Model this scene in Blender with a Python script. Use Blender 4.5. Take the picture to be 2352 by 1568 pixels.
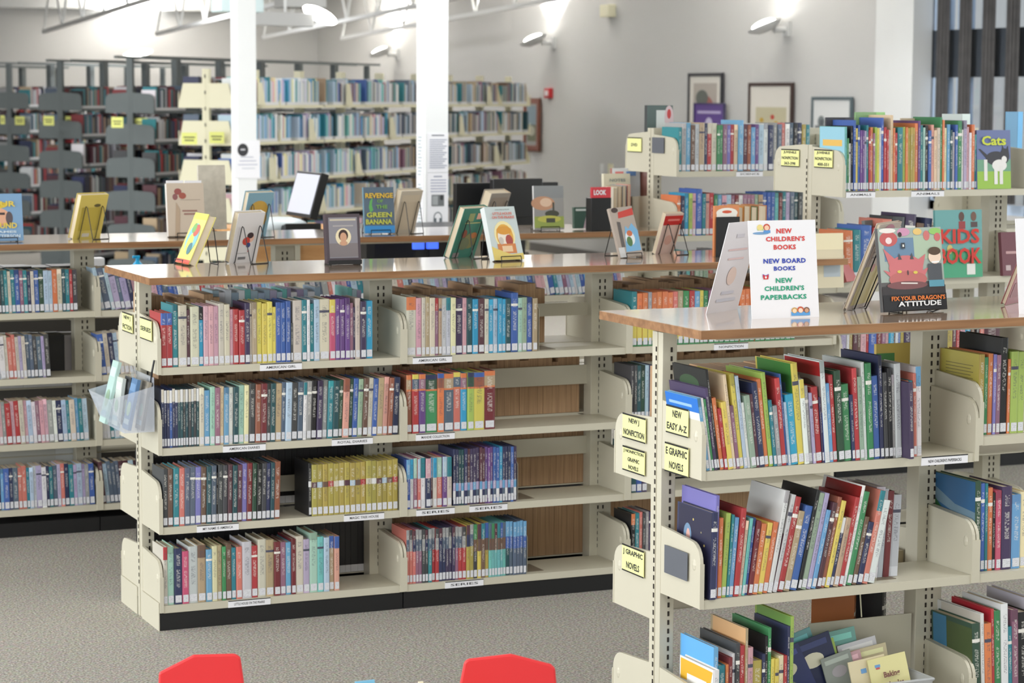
import bpy, math, random
from mathutils import Vector, Matrix, Euler
S = bpy.context.scene
COL = S.collection
for o in list(bpy.data.objects): bpy.data.objects.remove(o)
R = math.radians
# ------------------------------------------------------------ camera
F_PX = 5294.4
CAM = Vector((-2.1295, -7.773, 1.883))
PIT, ROL, YAW = .1063, .0052, .4211
FW = Vector((math.sin(YAW)*math.cos(PIT), math.cos(YAW)*math.cos(PIT), -math.sin(PIT)))
_r = Vector((math.cos(YAW), -math.sin(YAW), 0)); _u = _r.cross(FW)
RT = _r*math.cos(ROL)+_u*math.sin(ROL); UP = -_r*math.sin(ROL)+_u*math.cos(ROL)
cd = bpy.data.cameras.new('camera'); cam = bpy.data.objects.new('camera', cd); COL.objects.link(cam)
m = Matrix((RT, UP, -FW)).transposed().to_4x4(); m.translation = CAM; cam.matrix_world = m
cd.sensor_width = 36; cd.lens = F_PX/2352*36; cd.clip_end = 120
cd.dof.use_dof = True; cd.dof.focus_distance = 7.0; cd.dof.aperture_fstop = 6.2
S.camera = cam
# ------------------------------------------------------------ world, view
w = bpy.data.worlds.new('world'); S.world = w; w.use_nodes = True
w.node_tree.nodes['Background'].inputs[0].default_value = (.86, .93, 1, 1)
w.node_tree.nodes['Background'].inputs[1].default_value = 1.0
S.view_settings.view_transform = 'Standard'; S.view_settings.look = 'None'
S.view_settings.exposure = 0.1; S.view_settings.gamma = 1; S.view_settings.use_curve_mapping = False
# ------------------------------------------------------------ added lights of the room
def area(name, loc, rot, sx, sy, power, col=(1, 1, 1)):
    l = bpy.data.lights.new(name, 'AREA'); l.shape = 'RECTANGLE'; l.size = sx; l.size_y = sy; l.energy = power*3.2; l.color = col
    o = bpy.data.objects.new(name, l); COL.objects.link(o); o.location = loc; o.rotation_euler = rot
    return o
# added area lights before solid walls, standing in for daylight of assumed, unseen windows
area('assumed_daylight_left', (-7.6, -1, 2.0), (0, R(-90), 0), 2.6, 17, 300, (.93, .97, 1))
area('assumed_daylight_behind', (0, -11.4, 2.1), (R(90), 0, 0), 14, 2.6, 40, (.95, .98, 1))
area('assumed_daylight_right', (9.3, -2, 2.2), (0, R(90), 0), 2.6, 12, 110, (.9, .96, 1))
# added area lights under the ceiling over the aisles, without visible fixtures
for i, (x, y) in enumerate(((-1, -4), (3.5, -3.5), (-1, 4), (3, 4.5), (-2.5, 9), (1, 8), (6.5, 8), (1, 13), (0, 18), (6, 20))):
    area('added_ceiling_light', (x, y, 3.62 if y < 10 else 3.3), (0, 0, 0), 1.2, 1.2, 15 if y < 7 else 32, (1, 1, 1))

def ray(x, y): return FW + RT*((x-1176)/F_PX) - UP*((y-784)/F_PX)
def IV(x, y, ax, v):
    d = ray(x, y); i = 'xyz'.index(ax); return CAM + d*((v-CAM[i])/d[i])
def AT(x, y, Z): return CAM + ray(x, y)*Z
# ------------------------------------------------------------ materials
def lin(c): return tuple(((v/255)/12.92 if v/255 <= .04045 else ((v/255+.055)/1.055)**2.4) for v in c)
MATS = {}
def M(name, rgb, rough=.5, metal=0, bump=0, bscale=200, vary=0, vscale=6, trans=0, emit=0, spec=.5, coat=0, alpha=1):
    if name in MATS: return MATS[name]
    mt = bpy.data.materials.new(name); mt.use_nodes = True; nt = mt.node_tree; b = nt.nodes['Principled BSDF']
    c = (*lin(rgb), 1)
    b.inputs['Base Color'].default_value = c; b.inputs['Roughness'].default_value = rough; b.inputs['Metallic'].default_value = metal
    b.inputs['Specular IOR Level'].default_value = spec; b.inputs['Coat Weight'].default_value = coat; b.inputs['Coat Roughness'].default_value = .15
    b.inputs['Transmission Weight'].default_value = trans; b.inputs['Alpha'].default_value = alpha
    if emit: b.inputs['Emission Color'].default_value = c; b.inputs['Emission Strength'].default_value = emit
    tc = nt.nodes.new('ShaderNodeTexCoord')
    if vary:
        n = nt.nodes.new('ShaderNodeTexNoise'); n.inputs['Scale'].default_value = vscale; n.inputs['Detail'].default_value = 4
        nt.links.new(tc.outputs['Object'], n.inputs['Vector'])
        mx = nt.nodes.new('ShaderNodeMix'); mx.data_type = 'RGBA'
        nt.links.new(n.outputs['Fac'], mx.inputs[0])
        mx.inputs[6].default_value = tuple(v*(1-vary) for v in c[:3])+(1,); mx.inputs[7].default_value = tuple(min(1, v*(1+vary)) for v in c[:3])+(1,)
        nt.links.new(mx.outputs[2], b.inputs['Base Color'])
    if bump:
        n = nt.nodes.new('ShaderNodeTexNoise'); n.inputs['Scale'].default_value = bscale
        nt.links.new(tc.outputs['Object'], n.inputs['Vector'])
        bp = nt.nodes.new('ShaderNodeBump'); bp.inputs['Strength'].default_value = bump; bp.inputs['Distance'].default_value = .002
        nt.links.new(n.outputs['Fac'], bp.inputs['Height']); nt.links.new(bp.outputs[0], b.inputs['Normal'])
    MATS[name] = mt; return mt

def mat_printed():
    """coloured card: colour comes with each face; lettering-like marks run down the spine"""
    mt = bpy.data.materials.new('printed_cover'); mt.use_nodes = True; nt = mt.node_tree; N = nt.nodes; L = nt.links
    b = N['Principled BSDF']; b.inputs['Roughness'].default_value = .38
    at = N.new('ShaderNodeAttribute'); at.attribute_name = 'Col'
    ink = N.new('ShaderNodeAttribute'); ink.attribute_name = 'Ink'
    uv = N.new('ShaderNodeUVMap'); uv.uv_map = 'UVMap'
    sep = N.new('ShaderNodeSeparateXYZ'); L.new(uv.outputs[0], sep.inputs[0])
    oi = N.new('ShaderNodeObjectInfo')
    def mth(op, a, b_=None, c=None):
        n = N.new('ShaderNodeMath'); n.operation = op
        for i, v in enumerate((a, b_, c)):
            if v is None: continue
            if isinstance(v, (int, float)): n.inputs[i].default_value = v
            else: L.new(v, n.inputs[i])
        return n.outputs[0]
    U, V = sep.outputs[0], sep.outputs[1]
    comb = N.new('ShaderNodeCombineXYZ'); L.new(mth('MULTIPLY', U, 2.6), comb.inputs[0]); L.new(mth('MULTIPLY', V, 52), comb.inputs[1]); L.new(mth('MULTIPLY', oi.outputs['Random'], 57), comb.inputs[2])
    no = N.new('ShaderNodeTexNoise'); no.inputs['Scale'].default_value = 1.6; no.inputs['Detail'].default_value = 1.5; L.new(comb.outputs[0], no.inputs['Vector'])
    letters = mth('GREATER_THAN', no.outputs['Fac'], .5)
    inu = mth('MULTIPLY', mth('GREATER_THAN', U, .27), mth('LESS_THAN', U, .73))
    lo = mth('MULTIPLY_ADD', oi.outputs['Random'], .2, .26)
    inv = mth('MULTIPLY', mth('GREATER_THAN', V, lo), mth('LESS_THAN', V, .9))
    gap = mth('GREATER_THAN', mth('ABSOLUTE', mth('SUBTRACT', V, mth('ADD', lo, .36))), .035)
    mask = mth('MULTIPLY', mth('MULTIPLY', letters, inu), mth('MULTIPLY', inv, gap))
    mask = mth('MULTIPLY', mask, .42)
    mx = N.new('ShaderNodeMix'); mx.data_type = 'RGBA'; L.new(mask, mx.inputs[0]); L.new(at.outputs['Color'], mx.inputs[6]); L.new(ink.outputs['Color'], mx.inputs[7])
    L.new(mx.outputs[2], b.inputs['Base Color'])
    return mt
PRINT = mat_printed()
def mat_label():
    mt = bpy.data.materials.new('white_spine_label'); mt.use_nodes = True; nt = mt.node_tree; N = nt.nodes; L = nt.links
    b = N['Principled BSDF']; b.inputs['Roughness'].default_value = .5
    uv = N.new('ShaderNodeUVMap'); wv = N.new('ShaderNodeTexWave'); wv.bands_direction = 'Y'; wv.inputs['Scale'].default_value = 1.3; wv.inputs['Distortion'].default_value = 3; wv.inputs['Detail Scale'].default_value = 4
    L.new(uv.outputs[0], wv.inputs['Vector'])
    cr = N.new('ShaderNodeValToRGB'); cr.color_ramp.elements[0].color = (.35, .35, .38, 1); cr.color_ramp.elements[0].position = .03; cr.color_ramp.elements[1].position = .3; cr.color_ramp.elements[1].color = (.78, .79, .83, 1)
    L.new(wv.outputs['Fac'], cr.inputs[0]); L.new(cr.outputs[0], b.inputs['Base Color']); return mt
LABELM = mat_label()
def mat_pages():
    mt = bpy.data.materials.new('paper_page_edges'); mt.use_nodes = True; nt = mt.node_tree; N = nt.nodes; L = nt.links
    b = N['Principled BSDF']; b.inputs['Roughness'].default_value = .8
    tc = N.new('ShaderNodeTexCoord'); mp = N.new('ShaderNodeMapping'); mp.inputs['Scale'].default_value = (900, 6, 6)
    n = N.new('ShaderNodeTexNoise'); n.inputs['Scale'].default_value = 1; L.new(tc.outputs['Object'], mp.inputs[0]); L.new(mp.outputs[0], n.inputs['Vector'])
    cr = N.new('ShaderNodeValToRGB'); cr.color_ramp.elements[0].color = (*lin((178, 158, 128)), 1); cr.color_ramp.elements[1].color = (*lin((238, 228, 205)), 1)
    L.new(n.outputs['Fac'], cr.inputs[0]); L.new(cr.outputs[0], b.inputs['Base Color']); return mt
PAGES = mat_pages()
SHADEP = PAGES.copy(); SHADEP.name = 'shaded_page_edges'  # shade on rear fore edges put into the paper colour as brown
SHADEP.node_tree.nodes['Color Ramp'].color_ramp.elements[0].color = (*lin((142, 108, 82)), 1); SHADEP.node_tree.nodes['Color Ramp'].color_ramp.elements[1].color = (*lin((205, 170, 130)), 1)
SHADEP.node_tree.nodes['Mapping'].inputs['Scale'].default_value = (150, 4, 4)
def mat_carpet():
    mt = bpy.data.materials.new('speckled_carpet'); mt.use_nodes = True; nt = mt.node_tree; N = nt.nodes; L = nt.links
    b = N['Principled BSDF']; b.inputs['Roughness'].default_value = .95; b.inputs['Specular IOR Level'].default_value = .1
    tc = N.new('ShaderNodeTexCoord'); n = N.new('ShaderNodeTexNoise'); n.inputs['Scale'].default_value = 130; n.inputs['Detail'].default_value = 3; L.new(tc.outputs['Object'], n.inputs['Vector'])
    cr = N.new('ShaderNodeValToRGB'); e = cr.color_ramp.elements
    e[0].position = .3; e[0].color = (*lin((118, 114, 107)), 1); e[1].position = .7; e[1].color = (*lin((200, 196, 187)), 1)
    x = cr.color_ramp.elements.new(.5); x.color = (*lin((162, 158, 150)), 1)
    n2 = N.new('ShaderNodeTexNoise'); n2.inputs['Scale'].default_value = 60; L.new(tc.outputs['Object'], n2.inputs['Vector'])
    hs = N.new('ShaderNodeMix'); hs.data_type = 'RGBA'; hs.blend_type = 'OVERLAY'; hs.inputs[0].default_value = .22
    L.new(n.outputs['Fac'], cr.inputs[0]); L.new(cr.outputs[0], hs.inputs[6]); L.new(n2.outputs['Color'], hs.inputs[7]); L.new(hs.outputs[2], b.inputs['Base Color'])
    bp = N.new('ShaderNodeBump'); bp.inputs['Strength'].default_value = .5; bp.inputs['Distance'].default_value = .004; L.new(n.outputs['Fac'], bp.inputs['Height']); L.new(bp.outputs[0], b.inputs['Normal'])
    return mt
def mat_wood(name, c0, c1, rough, coat=0, sx=3, sy=40):
    mt = bpy.data.materials.new(name); mt.use_nodes = True; nt = mt.node_tree; N = nt.nodes; L = nt.links
    b = N['Principled BSDF']; b.inputs['Roughness'].default_value = rough; b.inputs['Coat Weight'].default_value = coat; b.inputs['Coat Roughness'].default_value = .07; b.inputs['IOR'].default_value = 1.6 if coat > .5 else 1.45; b.inputs['Coat IOR'].default_value = 1.7
    tc = N.new('ShaderNodeTexCoord'); mp = N.new('ShaderNodeMapping'); mp.inputs['Scale'].default_value = (sx, sy, sy)
    n = N.new('ShaderNodeTexNoise'); n.inputs['Scale'].default_value = 1.0; n.inputs['Detail'].default_value = 6; n.inputs['Distortion'].default_value = .4
    L.new(tc.outputs['Object'], mp.inputs[0]); L.new(mp.outputs[0], n.inputs['Vector'])
    cr = N.new('ShaderNodeValToRGB'); cr.color_ramp.elements[0].position = .35; cr.color_ramp.elements[1].position = .68
    cr.color_ramp.elements[0].color = (*lin(c0), 1); cr.color_ramp.elements[1].color = (*lin(c1), 1)
    L.new(n.outputs['Fac'], cr.inputs[0]); L.new(cr.outputs[0], b.inputs['Base Color'])
    bp = N.new('ShaderNodeBump'); bp.inputs['Strength'].default_value = .12; bp.inputs['Distance'].default_value = .002; L.new(n.outputs['Fac'], bp.inputs['Height']); L.new(bp.outputs[0], b.inputs['Normal'])
    return mt
BEIGE = M('beige_enamel_steel', (200, 195, 176), .4, vary=.05, vscale=3, bump=.05, bscale=300)
CREAMST = M('cream_enamel_steel', (224, 220, 192), .42, vary=.04, vscale=3)
DARKST = M('charcoal_enamel_steel', (98, 106, 107), .45, vary=.06, vscale=3)
KICK = M('black_kick_plate', (20, 20, 21), .5, bump=.1)
SLOT = M('dark_slot_hole', (52, 46, 40), .9)
WOODTOP = mat_wood('laminate_counter_top', (166, 137, 110), (200, 174, 148), .2, 1.0)
WOODEDGE = mat_wood('oak_counter_edge', (128, 90, 58), (160, 118, 80), .45, .1)
OAK = mat_wood('honey_oak_panel', (196, 142, 88), (222, 172, 116), .5, .1, 2, 14)
WHITEP = M('white_paper', (236, 236, 240), .6, vary=.01)
YELLOWP = M('yellow_paper', (236, 236, 160), .6, vary=.02)
BLACKP = M('black_plastic', (28, 29, 31), .35, vary=.05)
WIRE = M('black_wire', (16, 16, 18), .35, metal=.3, vary=.02)
INKM = M('black_print', (45, 45, 48), .6, vary=.02)
WALLM = M('pale_grey_wall_paint', (199, 199, 198), .7, bump=.08, bscale=120, vary=.015, vscale=1)
WHITEM = M('white_painted_steel', (232, 234, 234), .45, vary=.02)
CEILM = M('white_ceiling_deck', (222, 218, 212), .7, vary=.03, vscale=2)

# ------------------------------------------------------------ mesh building
class MB:
    def __init__(s): s.v = []; s.f = []; s.c = []; s.k = []; s.uv = []; s.m = []
    def face(s, pts, col=(1, 1, 1), ink=None, uv=None, mi=0):
        b = len(s.v); s.v += [tuple(p) for p in pts]; s.f.append(tuple(range(b, b+len(pts)))); s.c.append(col); s.k.append(ink or col)
        s.uv.append(uv or [(-1, -1)]*len(pts)); s.m.append(mi); return s
    def box(s, x0, y0, z0, x1, y1, z1, col=(1, 1, 1), mi=0, tf=None):
        P = [(x0, y0, z0), (x1, y0, z0), (x1, y1, z0), (x0, y1, z0), (x0, y0, z1), (x1, y0, z1), (x1, y1, z1), (x0, y1, z1)]
        if tf: P = [tuple(tf @ Vector(p)) for p in P]
        b = len(s.v); s.v += P
        for q in ((0, 3, 2, 1), (4, 5, 6, 7), (0, 1, 5, 4), (1, 2, 6, 5), (2, 3, 7, 6), (3, 0, 4, 7)):
            s.f.append(tuple(b+i for i in q)); s.c.append(col); s.k.append(col); s.uv.append([(-1, -1)]*4); s.m.append(mi)
        return s
    def prism(s, poly, a0, a1, ax='x', col=(1, 1, 1), mi=0):
        """poly in the two other axes, extruded along ax"""
        def P(u, v, a): return {'x': (a, u, v), 'y': (u, a, v), 'z': (u, v, a)}[ax]
        n = len(poly); b = len(s.v); s.v += [P(u, v, a0) for u, v in poly]+[P(u, v, a1) for u, v in poly]
        fs = [tuple(range(b, b+n))[::-1], tuple(range(b+n, b+2*n))]+[(b+i, b+(i+1) % n, b+n+(i+1) % n, b+n+i) for i in range(n)]
        for f in fs: s.f.append(f); s.c.append(col); s.k.append(col); s.uv.append([(-1, -1)]*len(f)); s.m.append(mi)
        return s
    def tube(s, pts, r, n=6, closed=False, col=(1, 1, 1), mi=0):
        pts = [Vector(p) for p in pts]; N = len(pts); rings = []
        for i, p in enumerate(pts):
            a = pts[(i-1) % N] if (closed or i) else p; c = pts[(i+1) % N] if (closed or i < N-1) else p
            d = (c-a).normalized(); u = d.orthogonal().normalized() if i == 0 else (rings_u - d*rings_u.dot(d)).normalized()
            rings_u = u; w_ = d.cross(u); b = len(s.v)
            rr = r[i] if isinstance(r, (list, tuple)) else r
            s.v += [tuple(p+u*rr*math.cos(2*math.pi*j/n)+w_*rr*math.sin(2*math.pi*j/n)) for j in range(n)]; rings.append(b)
        for i in range(N if closed else N-1):
            a, c = rings[i], rings[(i+1) % N]
            for j in range(n):
                s.f.append((a+j, a+(j+1) % n, c+(j+1) % n, c+j)); s.c.append(col); s.k.append(col); s.uv.append([(-1, -1)]*4); s.m.append(mi)
        if not closed:
            for b in (rings[0], rings[-1]):
                f = tuple(range(b, b+n)); s.f.append(f if b else f[::-1]); s.c.append(col); s.k.append(col); s.uv.append([(-1, -1)]*n); s.m.append(mi)
        return s
    def ball(s, c, r, n=10, k=6, col=(1, 1, 1), sc=(1, 1, 1), mi=0):
        b = len(s.v)
        for i in range(k+1):
            t = math.pi*i/k
            for j in range(n):
                a = 2*math.pi*j/n; s.v.append((c[0]+r*sc[0]*math.sin(t)*math.cos(a), c[1]+r*sc[1]*math.sin(t)*math.sin(a), c[2]+r*sc[2]*math.cos(t)))
        for i in range(k):
            for j in range(n):
                s.f.append((b+i*n+j, b+(i+1)*n+j, b+(i+1)*n+(j+1) % n, b+i*n+(j+1) % n)); s.c.append(col); s.k.append(col); s.uv.append([(-1, -1)]*4); s.m.append(mi)
        return s
    def build(s, name, mats, parent=None, loc=None, rot=None, smooth=False, bevel=0):
        me = bpy.data.meshes.new(name); me.from_pydata(s.v, [], s.f)
        if not isinstance(mats, (list, tuple)): mats = [mats]
        for m_ in mats: me.materials.append(m_)
        if len(mats) > 1: me.polygons.foreach_set('material_index', s.m)
        if PRINT in mats or LABELM in mats:
            ca = me.color_attributes.new('Col', 'FLOAT_COLOR', 'CORNER'); ik = me.color_attributes.new('Ink', 'FLOAT_COLOR', 'CORNER'); uv = me.uv_layers.new(name='UVMap')
            A = []; B = []; C = []
            for f, c, k, u in zip(s.f, s.c, s.k, s.uv):
                for q in u: A += (c[0], c[1], c[2], 1); B += (k[0], k[1], k[2], 1); C += (q[0], q[1])
            ca.data.foreach_set('color', A); ik.data.foreach_set('color', B); uv.data.foreach_set('uv', C)
        if smooth: me.polygons.foreach_set('use_smooth', [True]*len(me.polygons))
        o = bpy.data.objects.new(name, me); COL.objects.link(o)
        if parent: o.parent = parent
        if loc is not None: o.location = loc
        if rot is not None: o.rotation_euler = rot
        if bevel:
            bv = o.modifiers.new('bevel', 'BEVEL'); bv.width = bevel; bv.segments = 2; bv.limit_method = 'ANGLE'
        return o
def tag(o, label=None, cat=None, group=None, kind=None):
    if label: o['label'] = label
    if cat: o['category'] = cat
    if group: o['group'] = group
    if kind: o['kind'] = kind
    return o
def empty(name, loc=(0, 0, 0), rz=0, label=None, cat=None, group=None):
    o = bpy.data.objects.new(name, None); o.empty_display_size = .1; COL.objects.link(o); o.location = loc; o.rotation_euler = (0, 0, rz)
    return tag(o, label, cat, group)
# lettering: baked outlines of the built-in font
TXT = {}
def text_mesh(body, bold=.02, space=1.0, line=1.0):
    key = (body, bold, space, line)
    if key in TXT: return TXT[key]
    c = bpy.data.curves.new('t', 'FONT'); c.body = body; c.align_x = 'CENTER'; c.offset = bold; c.resolution_u = 2; c.space_character = space; c.space_line = line
    o = bpy.data.objects.new('t', c); me = bpy.data.meshes.new_from_object(o); bpy.data.objects.remove(o)
    vs = [v.co[:] for v in me.vertices]; fs = [tuple(p.vertices) for p in me.polygons]; bpy.data.meshes.remove(me)
    x0 = min(v[0] for v in vs); x1 = max(v[0] for v in vs); y0 = min(v[1] for v in vs); y1 = max(v[1] for v in vs)
    TXT[key] = ([((v[0]-x0)/(x1-x0), (v[1]-y0)/(y1-y0)) for v in vs], fs); return TXT[key]
def text(parent, body, x0, z0, x1, z1, y=-.0008, mat=None, name='lettering', back=False, **k):
    """flat lettering filling the box x0..x1, z0..z1 of the parent's front plane"""
    vs, fs = text_mesh(body, **k); me = bpy.data.meshes.new(name)
    me.from_pydata([((x1-u*(x1-x0)) if back else (x0+u*(x1-x0)), y, z0+v*(z1-z0)) for u, v in vs], [], fs); me.materials.append(mat or INKM)
    o = bpy.data.objects.new(name, me); COL.objects.link(o); o.parent = parent; return o
def art(parent, w, h, items, y=-.0006, back=False, name='cover_art', x0=None):
    """a printed picture of flat shapes on a cover; 0..1 coordinates over the cover"""
    mb = MB(); X0 = -w/2 if x0 is None else x0; st = .00012; sg = 1 if back else -1
    def P(u, v, d): return ((X0+w-u*w) if back else (X0+u*w), y+sg*d, v*h)
    for i, it in enumerate(items):
        d = st*i; c = lin(it[-1])
        if it[0] == 'r': pts = [(it[1], it[2]), (it[3], it[2]), (it[3], it[4]), (it[1], it[4])]
        elif it[0] == 'e': pts = [(it[1]+it[3]*math.cos(a*math.pi/9), it[2]+it[4]*math.sin(a*math.pi/9)) for a in range(18)]
        else: pts = it[1]
        mb.face([P(u, v, d) for u, v in pts], c)
    return mb.build(name, PRINT, parent)

# ------------------------------------------------------------ palette
PAL = dict(rd=('red', 200, 40, 45), dr=('dark red', 128, 32, 38), mr=('maroon', 88, 42, 55), O=('orange', 236, 112, 48), co=('coral', 226, 108, 92), sa=('salmon', 226, 150, 130),
 pk=('pink', 218, 155, 170), hp=('hot pink', 222, 70, 112), mv=('mauve', 150, 92, 122), pu=('purple', 108, 62, 145), dp=('dark purple', 62, 46, 88), vi=('violet', 118, 112, 205),
 li=('lilac', 178, 162, 208), nv=('navy', 38, 46, 92), bl=('blue', 48, 92, 190), sb=('sky blue', 88, 165, 222), cy=('cyan', 22, 160, 218), lb=('light blue', 165, 196, 222),
 sl=('slate blue', 76, 96, 122), te=('teal', 22, 130, 146), dt=('dark teal', 26, 76, 86), aq=('aqua', 90, 190, 186), mi=('mint', 152, 204, 182), gn=('green', 42, 142, 74),
 dg=('dark green', 36, 76, 52), lg=('lime', 158, 196, 62), sg=('sage', 142, 178, 142), ye=('yellow', 228, 204, 58), oc=('mustard', 178, 156, 48), py=('pale yellow', 232, 224, 162),
 cr=('cream', 210, 200, 176), wh=('white', 228, 229, 230), gy=('grey', 150, 152, 152), lt=('light grey', 192, 195, 202), ch=('charcoal', 60, 63, 66), bk=('black', 26, 26, 29),
 br=('brown', 112, 76, 56), ta=('tan', 182, 152, 112), pe=('peach', 228, 192, 152), rb=('russet', 160, 78, 52))
def soft(c):
    g = .3*c[0]+.59*c[1]+.11*c[2]; return tuple(16+(v+(g-v)*.24)*.91 for v in c)
for k in list(PAL): PAL[k] = (PAL[k][0], lin(soft(PAL[k][1:])))
rnd = random.Random(7)
def lum(c): return .3*c[0]+.6*c[1]+.1*c[2]
def jit(c, a=.12):
    g = 1+rnd.uniform(-a, a); return tuple(min(1, max(0, v*g*(1+rnd.uniform(-.05, .05)))) for v in c)

def book_cover(mb, w_, h, d, col, bands, ink, hard=True):
    """cover boards, rounded spine with printed bands; x 0..w, spine at y=0, z 0..h"""
    b = .0022 if hard else .0007
    mb.box(0, .001, 0, b, d, h, col); mb.box(w_-b, .001, 0, w_, d, h, col); mb.box(b, .001, 0, w_-b, .003, h, col)
    bul = min(.0025, w_*.12) if hard else .0004
    xs = (0, w_*.2, w_*.8, w_); ys = (.001, .001-bul, .001-bul, .001)
    z = 0
    for frac, c in bands:
        z1 = z+frac
        for i in range(3):
            u0, u1 = xs[i]/w_, xs[i+1]/w_
            mb.face([(xs[i], ys[i], z*h), (xs[i+1], ys[i+1], z*h), (xs[i+1], ys[i+1], z1*h), (xs[i], ys[i], z1*h)], c, ink, [(u0, z), (u1, z), (u1, z1), (u0, z1)])
        z = z1
    mb.face([(xs[0], ys[0], h), (xs[1], ys[1], h), (xs[2], ys[2], h), (xs[3], ys[3], h)], col)
    mb.face([(xs[3], ys[3], 0), (xs[2], ys[2], 0), (xs[1], ys[1], 0), (xs[0], ys[0], 0)], col)
def make_book(name, w_, h, d, col, top=None, loc=(0, 0, 0), rot=(0, 0, 0), parts=True, bands=None, hard=True, lab=True, ink=None, labh=.026):
    if ink is None: ink = (.82, .8, .74) if lum(col) < .35 else (.08, .08, .12)
    if bands is None:
        t2 = rnd.random()
        if top: bands = [(.78, col), (.22, top)]
        elif t2 < .25: bands = [(.12, jit(col, .4)), (.66, col), (.04, ink), (.18, col)]
        elif t2 < .4: bands = [(.88, col), (.12, jit(col, .5))]
        else: bands = [(1, col)]
    w_ = w_-.0006
    mb = MB(); book_cover(mb, w_, h, d, col, bands, ink, hard)
    b = .0024 if hard else .0008; ins = .004 if hard else .0006
    if parts:
        o = mb.build(name, PRINT, None, loc, rot)
        MB().box(b, .0035, ins, w_-b, d-ins, h-ins).build('page_block', PAGES, o)
        if lab:
            bul = min(.0025, w_*.12) if hard else .0004
            l = MB(); x0, x1, yy = w_*.1, w_*.9, .0005-bul; z0, z1 = .006, .006+labh
            l.face([(x0, yy, z0), (x1, yy, z0), (x1, yy, z1), (x0, yy, z1)], uv=[(0, 0), (1, 0), (1, 2), (0, 2)])
            l.build('spine_label', LABELM, o)
    else:
        mb.box(b, .0035, ins, w_-b, d-ins, h-ins, mi=1)
        if lab: mb.face([(w_*.1, -.0024, .006), (w_*.9, -.0024, .006), (w_*.9, -.0024, .006+labh), (w_*.1, -.0024, .006+labh)], uv=[(0, 0), (1, 0), (1, 2), (0, 2)], mi=2)
        o = mb.build(name, [PRINT, PAGES, LABELM], None, loc, rot)
    return o
ORD = lambda n: '%d%s' % (n, 'th' if 10 <= n % 100 <= 20 else {1: 'st', 2: 'nd', 3: 'rd'}.get(n % 10, 'th'))
def parse(spec):
    """'rd 26 21.5' per book, separated by commas: colour[/top][*n] width height [fwd]"""
    out = []
    for t in spec.split(','):
        q = t.split()
        c = q[0]; n = 1
        if '*' in c: c, n = c.split('*'); n = int(n)
        top = None
        if '/' in c: c, top = c.split('/')
        for _ in range(n): out.append((c, top, float(q[1]), float(q[2])/100, float(q[3])/100 if len(q) > 3 else 0))
    return out
def row(spec, px0, px1, yf, z, place, group, name='hardcover_book', lean=(0, 0), depth=.15, parts=True, hard=True, word='book', cat='book', lab=True, set_back=.012, rz=0, labh=.026, bandf=None):
    """a row of books standing on a shelf, between two photo columns of that shelf's edge line"""
    L = parse(spec)
    X0 = xat(px0, yf, z); X1 = xat(px1, yf, z)
    b0 = {0: 0, YB: XB, YC: .267-2*.92, .04: 2.8, 1.9: 3.05}[yf]
    for k in range(6):
        e = b0+k*.92
        if abs(X0-e) < .035 and X0 < e+.017: X0 = e+.017
        if abs(X1-e) < .035 and X1 > e-.017: X1 = e-.017
    tw = sum(b[2] for b in L); n = len(L); x = X0; acc = 0
    for i, (c, top, ww, h, fwd) in enumerate(L):
        th = R(lean(acc/tw)) if callable(lean) else R(lean[0]+(lean[1]-lean[0])*acc/tw)
        sp = (X1-X0)*ww/tw; t = sp*math.cos(th); acc += ww
        nm, cc = PAL[c]; cc = jit(cc, .1)
        zz = z+.0006+(t*math.sin(th) if th > 0 else 0)
        o = make_book(name, t, h*(1+rnd.uniform(-.012, .012)), depth*(1+rnd.uniform(-.06, .06)), cc, PAL[top][1] if top else None, (x, yf+set_back-fwd+rnd.uniform(-.003, .003), zz), (0, th, 0), parts, hard=hard, lab=lab, labh=labh,
                      bands=bandf(cc, i) if bandf else None)
        tag(o, '%s %s, %s from left, %s' % (nm, word, ORD(i+1), place), cat, group)
        x += sp
    return x
def xat(px, yf, z):
    """x of the point of the line (y=yf, this z) that shows at photo column px"""
    lo, hi = -6., 12.
    for _ in range(40):
        mid = (lo+hi)/2; d = Vector((mid, yf, z))-CAM
        if 1176+F_PX*d.dot(RT)/d.dot(FW) < px: lo = mid
        else: hi = mid
    return lo

# ------------------------------------------------------------ room
def struct(name, mb, mt): return tag(mb.build(name, mt), kind='structure')
XW, YW = 9.6, 25.7
struct('floor', MB().box(-8, -12, -.1, XW+.2, YW+.2, 0), mat_carpet())
def roofz(y): return 3.36+(YW-y)*.0833 if y > 14 else 4.33
# far wall, right wall with its window opening, left and rear walls
struct('wall_far', MB().box(-8, YW, 0, XW+.2, YW+.2, 5), WALLM)
rw = MB(); W0, W1 = 9.42, 5.0; ZS, ZH = .9, 3.9
rw.box(XW, W0, 0, XW+.2, YW, 5); rw.box(XW, W1, 0, XW+.2, W0, ZS); rw.box(XW, W1, ZH, XW+.2, W0, 5); rw.box(XW, -12, 0, XW+.2, W1, 5)
struct('wall_right', rw, WALLM)
struct('wall_left', MB().box(-8.2, -12, 0, -8, YW+.2, 5), WALLM)
struct('wall_rear', MB().box(-8.2, -12.2, 0, XW+.2, -12, 5), WALLM)
cm = MB()
cm.prism([(-12.2, 4.33), (14, 4.33), (YW+.2, roofz(YW)), (YW+.2, roofz(YW)+.2), (14, 4.55), (-12.2, 4.55)], -8.2, XW+.2, 'x')
struct('ceiling', cm, CEILM)
struct('baseboard_right', MB().box(XW-.015, W0, 0, XW, YW, .1), M('dark_base', (90, 88, 86), .5, vary=.02))
struct('baseboard_far', MB().box(-8, YW-.015, 0, XW-.015, YW, .1), MATS['dark_base'])
struct('trim_1', MB().box(-8, YW-.22, 3.1, XW, YW, 3.36), WHITEM)  # deep white beam along the top of the far wall
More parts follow.
